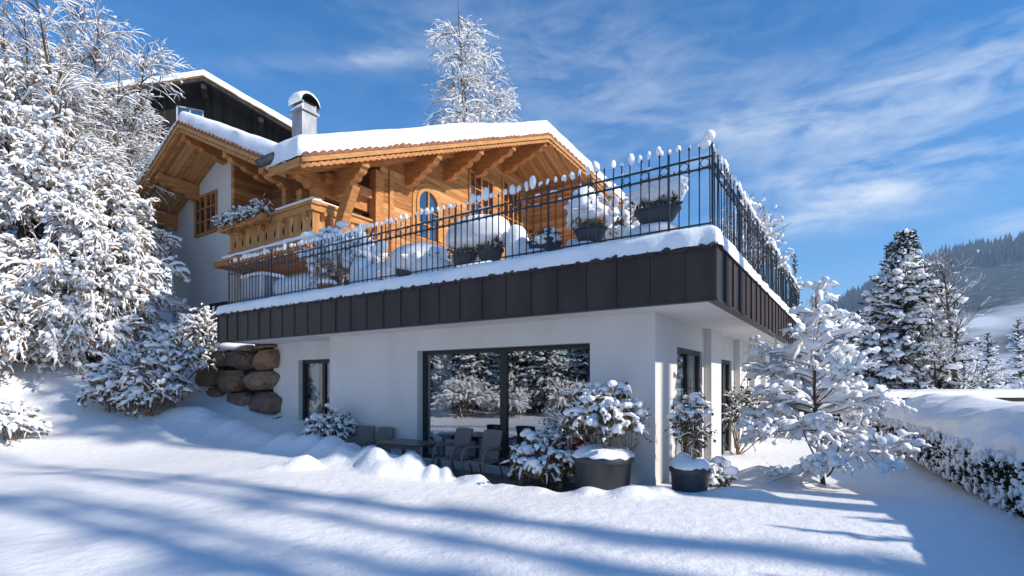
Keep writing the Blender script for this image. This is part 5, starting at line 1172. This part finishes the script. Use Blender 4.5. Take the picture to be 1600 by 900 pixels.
wo = mb.build('window', M['grey_panel'], T); mb = MB(); mb.box(-1.42, -.18, 1.255, 1.27, hz - 2.28, hz - 1.44); mb.build('pane', M['glass_dark'], wo)

# low flat shed beyond the hedge
T = thing('flat_shed', 'low shed with a flat snow covered roof beyond the hedge', 'shed', (12.6, 17.2, 0), radians(4))
mb = MB(); mb.box(0, 14, .3, 4.6, -.6, 1.0); mb.build('wall', M['wood_purlin_dark'], T)
mb = MB(); mb.box(-.3, 14.3, 0, 5, 1.0, 1.14); mb.build('roof', M['wood_purlin_dark'], T)
snow_patch('roof_snow', T, K(-.33), K(14.3), -.04, 5.0, lambda x, y: 1.142 + 0 * x, .24, 60, 30, (1, 1, 1, 1), .2, .012, 97, .03)

# ------------------------------------------------------------------ snowy trees of the opposite slope (seen in the window) and shade trees to the right
GRF = 'snowy spruces on the slope opposite the house'
refl = [(-20.5, 0.8, 1.0), (-17.5, -3.2, 1.1), (-23.5, 4.2, 1.15), (-27.5, 6.8, 1.0), (-24, -.5, 1.3), (-20.5, -5, 1.2), (-29, 2.5, 1.4), (-15.5, -6.5, 1.05), (-12.6, 3.2, .62), (-12.0, -.8, .7), (-15.2, 1.2, .8), (-16.2, 5.4, .75), (-10.8, -4.2, .7), (-18.5, 7.6, .85), (-14.2, -2.6, .95), (-19.5, 4.0, .9)]
c1 = conifer('snowy spruce on the opposite slope, number one row', gp(*refl[0][:2]), 9.0, 2.6, 430, 170, 9, .10, GRF, 1, needle=.06, lf_n=4000)
c1['label'] = 'snow laden spruce standing opposite the house'
for i, (x, y, s) in enumerate(refl[1:]):
    c = copy_tree(c1); c.location = gp(x, y); c.scale = (s, s, s); c.rotation_euler = (0, 0, 1.7 * i)
b0 = None  # out of view bushes, added to darken the bright snow band mirrored in the window
for i, (x, y, sc) in enumerate(((-9.5, -2.6, 1.0), (-10.4, .6, .9), (-11.2, 2.6, 1.1), (-12.4, 5.2, 1.0), (-9.0, -4.6, 1.1), (-14.0, 6.6, 1.3), (-11.2, -1.2, 1.2))):
    if b0 is None: b0 = shrub('snowy_bush', 'unseen snowy bush added below the opposite spruces to darken the window reflection', 'bush', gp(x, y), (0, 0, .5), (1.0, .9, .6), 551, 220, .5, 'leaf_dry', .08, 500, .04, .10, 'twig', 'bushes added to darken the window reflection', .5, sub=1)
    else:
        c = copy_tree(b0); c.location = gp(x, y); c.scale = (sc, sc, sc * 1.15); c.rotation_euler = (0, 0, i * 1.1)
y0_ = None
for i, (c_, s_, h_) in enumerate(((8.75, 6.3, 3.75), (7.95, 6.1, 3.95), (7.2, 6.4, 3.70), (6.4, 6.1, 4.0), (5.6, 6.3, 3.85), (4.8, 6.2, 4.1), (3.9, 6.3, 4.2))):
    q = np.array([.446, .895]) * c_ + SUN_H * s_
    if y0_ is None: y0_ = conifer('young pointed spruce standing behind the near part of the hedge', gp(float(q[0]), float(q[1])), 4.0, .85, 560, 110, 7, .035, 'young spruces behind the hedge', 1, needle=.03); y0_.scale = (1, 1, h_ / 4)
    else: c = copy_tree(y0_); c.location = gp(float(q[0]), float(q[1])); c.scale = (1, 1, h_ / 4); c.rotation_euler = (0, 0, i * 1.7)
GSH = 'bare tall larches right of the garden'
lar = [(5.65, 20, .12), (4.95, 24, .13), (4.45, 22, .19), (3.75, 26, .17), (3.25, 21, .13), (2.7, 19, .19), (1.85, 25, .22)]
c2 = None
for i, (c_, s_, rr) in enumerate(lar):
    q = np.array([.446, .895]) * c_ + SUN_H * s_
    if c2 is None:
        c2 = bare_tree('tall bare larch casting long shadows over the lawn', (float(q[0]), float(q[1]), -.1), 24, 601, 1, .006, .46, 60, 90, 60, .05, 0, GSH, -.2, 'twig', 'larch_tree', z0=.2, ang=(60, 95), rt=.010)
    else:
        c = copy_tree(c2); c.location = (float(q[0]), float(q[1]), -.1); c.scale = (rr / .17, rr / .17, 1 + .05 * sin(i * 2)); c.rotation_euler = (0, 0, i * 1.9)

for i, (c_, s_) in enumerate(((8.0, 10), (9.15, 11.5))):
    q = np.array([.446, .895]) * c_ + SUN_H * s_
    conifer(('tall spruce with a bare lower trunk right of the garden, nearer one', 'tall spruce with a bare lower trunk right of the garden, behind the nearer one')[i], (float(q[0]), float(q[1]), -.1), 23.5, 3.4, 620 + i, 130, 7, .08, 'tall spruces right of the garden', 1, needle=.07, zmin=.70, blob=.1)
# ------------------------------------------------------------------ hills
def hills():
    az = np.radians(np.linspace(-60, 80, 220)); rr = np.linspace(350, 1650, 90)
    A, R = np.meshgrid(az, rr, indexing='ij')
    crest = np.interp(np.degrees(A), [-60, -20, 10, 25, 29, 32.3, 36, 40, 44.7, 55, 80], [285, 240, 120, 95, 150, 195, 238, 272, 280, 285, 285])
    t = np.clip((R - 350) / 1000, 0, 1); f = wav(71, 10, .004, .013); g = wav(72, 10, .015, .04)
    z = -8 + crest * np.where(t < 1, t ** 1.25, 1) + (9 * f(R * np.sin(A), R * np.cos(A)) + 2.2 * g(R * np.sin(A), R * np.cos(A))) * t
    z = z - np.clip((R - 1350) / 300, 0, 1) * 60
    mb = MB(); mb.grid(np.stack([R * np.sin(A), R * np.cos(A), z], -1)); return mb
def hill_mat(nt, b):
    tc = N(nt, 'ShaderNodeTexCoord'); n = N(nt, 'ShaderNodeTexNoise', Scale=.0042, Detail=4); nt.links.new(tc.outputs['Object'], n.inputs['Vector'])
    n2 = N(nt, 'ShaderNodeTexNoise', Scale=.09, Detail=3); nt.links.new(tc.outputs['Object'], n2.inputs['Vector'])
    sp = N(nt, 'ShaderNodeSeparateXYZ'); nt.links.new(tc.outputs['Object'], sp.inputs[0])
    mr = N(nt, 'ShaderNodeMapRange'); mr.inputs['From Min'].default_value = 60; mr.inputs['From Max'].default_value = 185; mr.inputs['To Min'].default_value = .03; mr.inputs['To Max'].default_value = .30; nt.links.new(sp.outputs[2], mr.inputs['Value'])
    ad = N(nt, 'ShaderNodeMath', operation='ADD'); nt.links.new(n.outputs['Fac'], ad.inputs[0]); nt.links.new(mr.outputs[0], ad.inputs[1])
    fo = ramp(nt, ad.outputs[0], [(.45, (0, 0, 0)), (.55, (1, 1, 1))])
    fc = ramp(nt, n2.outputs['Fac'], [(.35, (.03, .045, .045)), (.6, (.09, .11, .12)), (.75, (.3, .33, .36))])
    mx = N(nt, 'ShaderNodeMix', data_type='RGBA'); nt.links.new(fo, mx.inputs['Factor']); mx.inputs[6].default_value = (.8, .82, .85, 1); nt.links.new(fc, mx.inputs[7]); nt.links.new(mx.outputs[2], b.inputs['Base Color'])
M['hill'] = mat('hill_forest', (.1, .1, .1), .95, .05, build=hill_mat)
o = hills().build('hills', M['hill'], None, True); tag(o, 'wooded mountain slope with snowy meadows in the distance', 'hill', kind='structure')
# trees along the crest
me = o.data; V = np.zeros(len(me.vertices) * 3); me.vertices.foreach_get('co', V); V = V.reshape(220, 90, 3)
r = np.random.default_rng(88); mb = MB(); k = 5200
ii = r.uniform(110, 200, k); jj = r.uniform(50, 74, k); i0, j0 = ii.astype(int), jj.astype(int); fi, fj = (ii - i0)[:, None], (jj - j0)[:, None]
P = V[i0, j0] * (1 - fi) * (1 - fj) + V[i0 + 1, j0] * fi * (1 - fj) + V[i0, j0 + 1] * (1 - fi) * fj + V[i0 + 1, j0 + 1] * fi * fj
hh = r.uniform(9, 20, k); Q = np.stack([P + np.array([0, 0, -1.0]), P + np.stack([0 * hh, 0 * hh, hh], -1)], 1); R = np.stack([hh * .2, hh * .01], 1)
mb.tubes(Q, R, 6); M['far_forest'] = mat('far_forest', (.05, .06, .06), .95, .05, build=noisy(.08, [(0.35, (.03, .042, .042)), (0.6, (.09, .105, .11)), (.8, (.25, .28, .3))]))
tag(mb.build('forest', M['far_forest'], None), 'distant spruce forest along the mountain crest', 'forest', kind='stuff')

# ------------------------------------------------------------------ haze
HAZE = 0.00035
if HAZE > 0:
    m = bpy.data.materials.new('haze'); m.use_nodes = True; nt = m.node_tree; nt.nodes.clear(); oo = N(nt, 'ShaderNodeOutputMaterial'); pv = N(nt, 'ShaderNodeVolumePrincipled'); pv.inputs['Density'].default_value = HAZE; pv.inputs['Color'].default_value = (.55, .76, 1, 1)
    nt.links.new(pv.outputs[0], oo.inputs['Volume']); mb = MB(); mb.box(-1750, 1750, -1750, 1750, -90, 322); tag(mb.build('haze', m, None), 'faint blue winter haze filling the valley', 'haze', kind='stuff')

# ------------------------------------------------------------------ world, sun, camera
w = bpy.data.worlds.new('World'); SC.world = w; w.use_nodes = True; nt = w.node_tree
bg = nt.nodes['Background']; bg.inputs['Strength'].default_value = .15
sky = N(nt, 'ShaderNodeTexSky', sky_type='NISHITA'); sky.sun_disc = False; sky.sun_elevation = SUN_EL; sky.sun_rotation = math.atan2(SUN_H[0], SUN_H[1])
sky.altitude = 1200; sky.air_density = 1.0; sky.dust_density = .3; sky.ozone_density = 3.2
hs = N(nt, 'ShaderNodeHueSaturation'); hs.inputs['Saturation'].default_value = 1.35; nt.links.new(sky.outputs[0], hs.inputs['Color'])
tc = N(nt, 'ShaderNodeTexCoord'); sp = N(nt, 'ShaderNodeSeparateXYZ'); nt.links.new(tc.outputs['Generated'], sp.inputs[0])
def mth(op, a, b=None, c=None, clamp=False):
    n = N(nt, 'ShaderNodeMath', operation=op); n.use_clamp = clamp
    for i, v in enumerate((a, b, c)):
        if v is None: continue
        if isinstance(v, (int, float)): n.inputs[i].default_value = v
        else: nt.links.new(v, n.inputs[i])
    return n.outputs[0]
AZ_ = mth('ARCTAN2', sp.outputs[0], sp.outputs[1]); EL_ = mth('ARCSINE', sp.outputs[2])
cb = N(nt, 'ShaderNodeCombineXYZ'); nt.links.new(AZ_, cb.inputs[0]); nt.links.new(EL_, cb.inputs[1])
def streak(rot, sx, sy, scale, detail=8, dist=.5, off=0.0, rough=.6):
    mp = N(nt, 'ShaderNodeMapping'); mp.inputs['Rotation'].default_value = (0, 0, rot); mp.inputs['Scale'].default_value = (sx, sy, 1); mp.inputs['Location'].default_value = (off, off * .7, off)
    nt.links.new(cb.outputs[0], mp.inputs['Vector']); n = N(nt, 'ShaderNodeTexNoise', Scale=scale, Detail=detail, Distortion=dist, Roughness=rough); nt.links.new(mp.outputs[0], n.inputs['Vector']); return n.outputs['Fac']
def blob_mask(px, py, ra, re, rot=0.0):
    """soft elliptical region of the sky around a compass direction and elevation"""
    a0 = math.atan2(px - 800, 808); e0 = math.atan2(600 - py, math.hypot(px - 800, 808))
    da = mth('SUBTRACT', AZ_, a0); de = mth('SUBTRACT', EL_, e0)
    c, s = cos(rot), sin(rot)
    u_ = mth('ADD', mth('MULTIPLY', da, c / ra), mth('MULTIPLY', de, s / ra)); v_ = mth('SUBTRACT', mth('MULTIPLY', de, c / re), mth('MULTIPLY', da, s / re))
    return mth('EXPONENT', mth('MULTIPLY', mth('ADD', mth('MULTIPLY', u_, u_), mth('MULTIPLY', v_, v_)), -1.0))
s1 = streak(-.22, 2.2, 9, 2.0, 10, .9, 3.1); s2 = streak(.35, 3.0, 8.0, 2.6, 10, .7, 8.2); s3 = streak(.1, 1, 1.6, 2.3, 6, .3, 1.7)
fine_ = streak(.15, 7, 22, 2.0, 8, 1.0, 5.0, .7)
wisp = mth('ADD', mth('MULTIPLY', s1, .7), mth('ADD', mth('MULTIPLY', s2, .5), mth('MULTIPLY', fine_, .14)))       # about .67 on average
base = mth('MULTIPLY', mth('SUBTRACT', wisp, .58), 2.6, None, True)
amb = mth('MULTIPLY', mth('SUBTRACT', s3, .40), 2.5, None, True)
masks = [(900, 110, .36, .09, -.15, .45), (1350, 160, .30, .06, .12, .75), (1380, 285, .17, .045, .06, 1.3), (560, 95, .20, .014, .2, .5), (1000, 230, .28, .05, -.05, .25), (1590, 350, .06, .018, .0, 1.0), (1260, 340, .2, .025, .05, .5), (1560, 130, .14, .04, .3, .6)]
tot = None
for px, py, ra, re, ro, st in masks:
    m_ = mth('MULTIPLY', blob_mask(px, py, ra, re, ro), st); tot = m_ if tot is None else mth('ADD', tot, m_)
cl = mth('MULTIPLY', mth('ADD', mth('MULTIPLY', base, .85), mth('MULTIPLY', amb, .25)), mth('ADD', tot, .05), None, True)
# low pale veil towards the horizon
mx = N(nt, 'ShaderNodeMix', data_type='RGBA'); nt.links.new(mth('MULTIPLY', cl, .95, None, True), mx.inputs['Factor']); nt.links.new(hs.outputs[0], mx.inputs[6]); mx.inputs[7].default_value = (5.4, 5.75, 6.1, 1)
nt.links.new(mx.outputs[2], bg.inputs['Color'])

sl = bpy.data.lights.new('sun', 'SUN'); sl.energy = 4.5; sl.angle = radians(.8); sl.color = (1.0, .915, .80)
so = bpy.data.objects.new('sun', sl); COL.objects.link(so)
from mathutils import Vector
sd = Vector((SUN_H[0] * cos(SUN_EL), SUN_H[1] * cos(SUN_EL), sin(SUN_EL))); so.rotation_euler = sd.to_track_quat('Z', 'Y').to_euler(); so.location = (30, -20, 40)

cam = bpy.data.cameras.new('camera'); cam.sensor_width = 36; cam.lens = 808 / 1600 * 36; cam.shift_y = .09375; cam.clip_end = 6000; cam.clip_start = .05
co = bpy.data.objects.new('camera', cam); COL.objects.link(co); co.location = (0, 0, 1.6); co.rotation_euler = (pi / 2, 0, 0); SC.camera = co
SC.view_settings.view_transform = 'Standard'; SC.view_settings.look = 'None'; SC.view_settings.exposure = .4; SC.view_settings.gamma = 1
SC.render.engine = 'CYCLES'; SC.cycles.use_denoising = True; SC.cycles.max_bounces = 6; SC.cycles.diffuse_bounces = 3; SC.cycles.glossy_bounces = 3; SC.cycles.transparent_max_bounces = 8
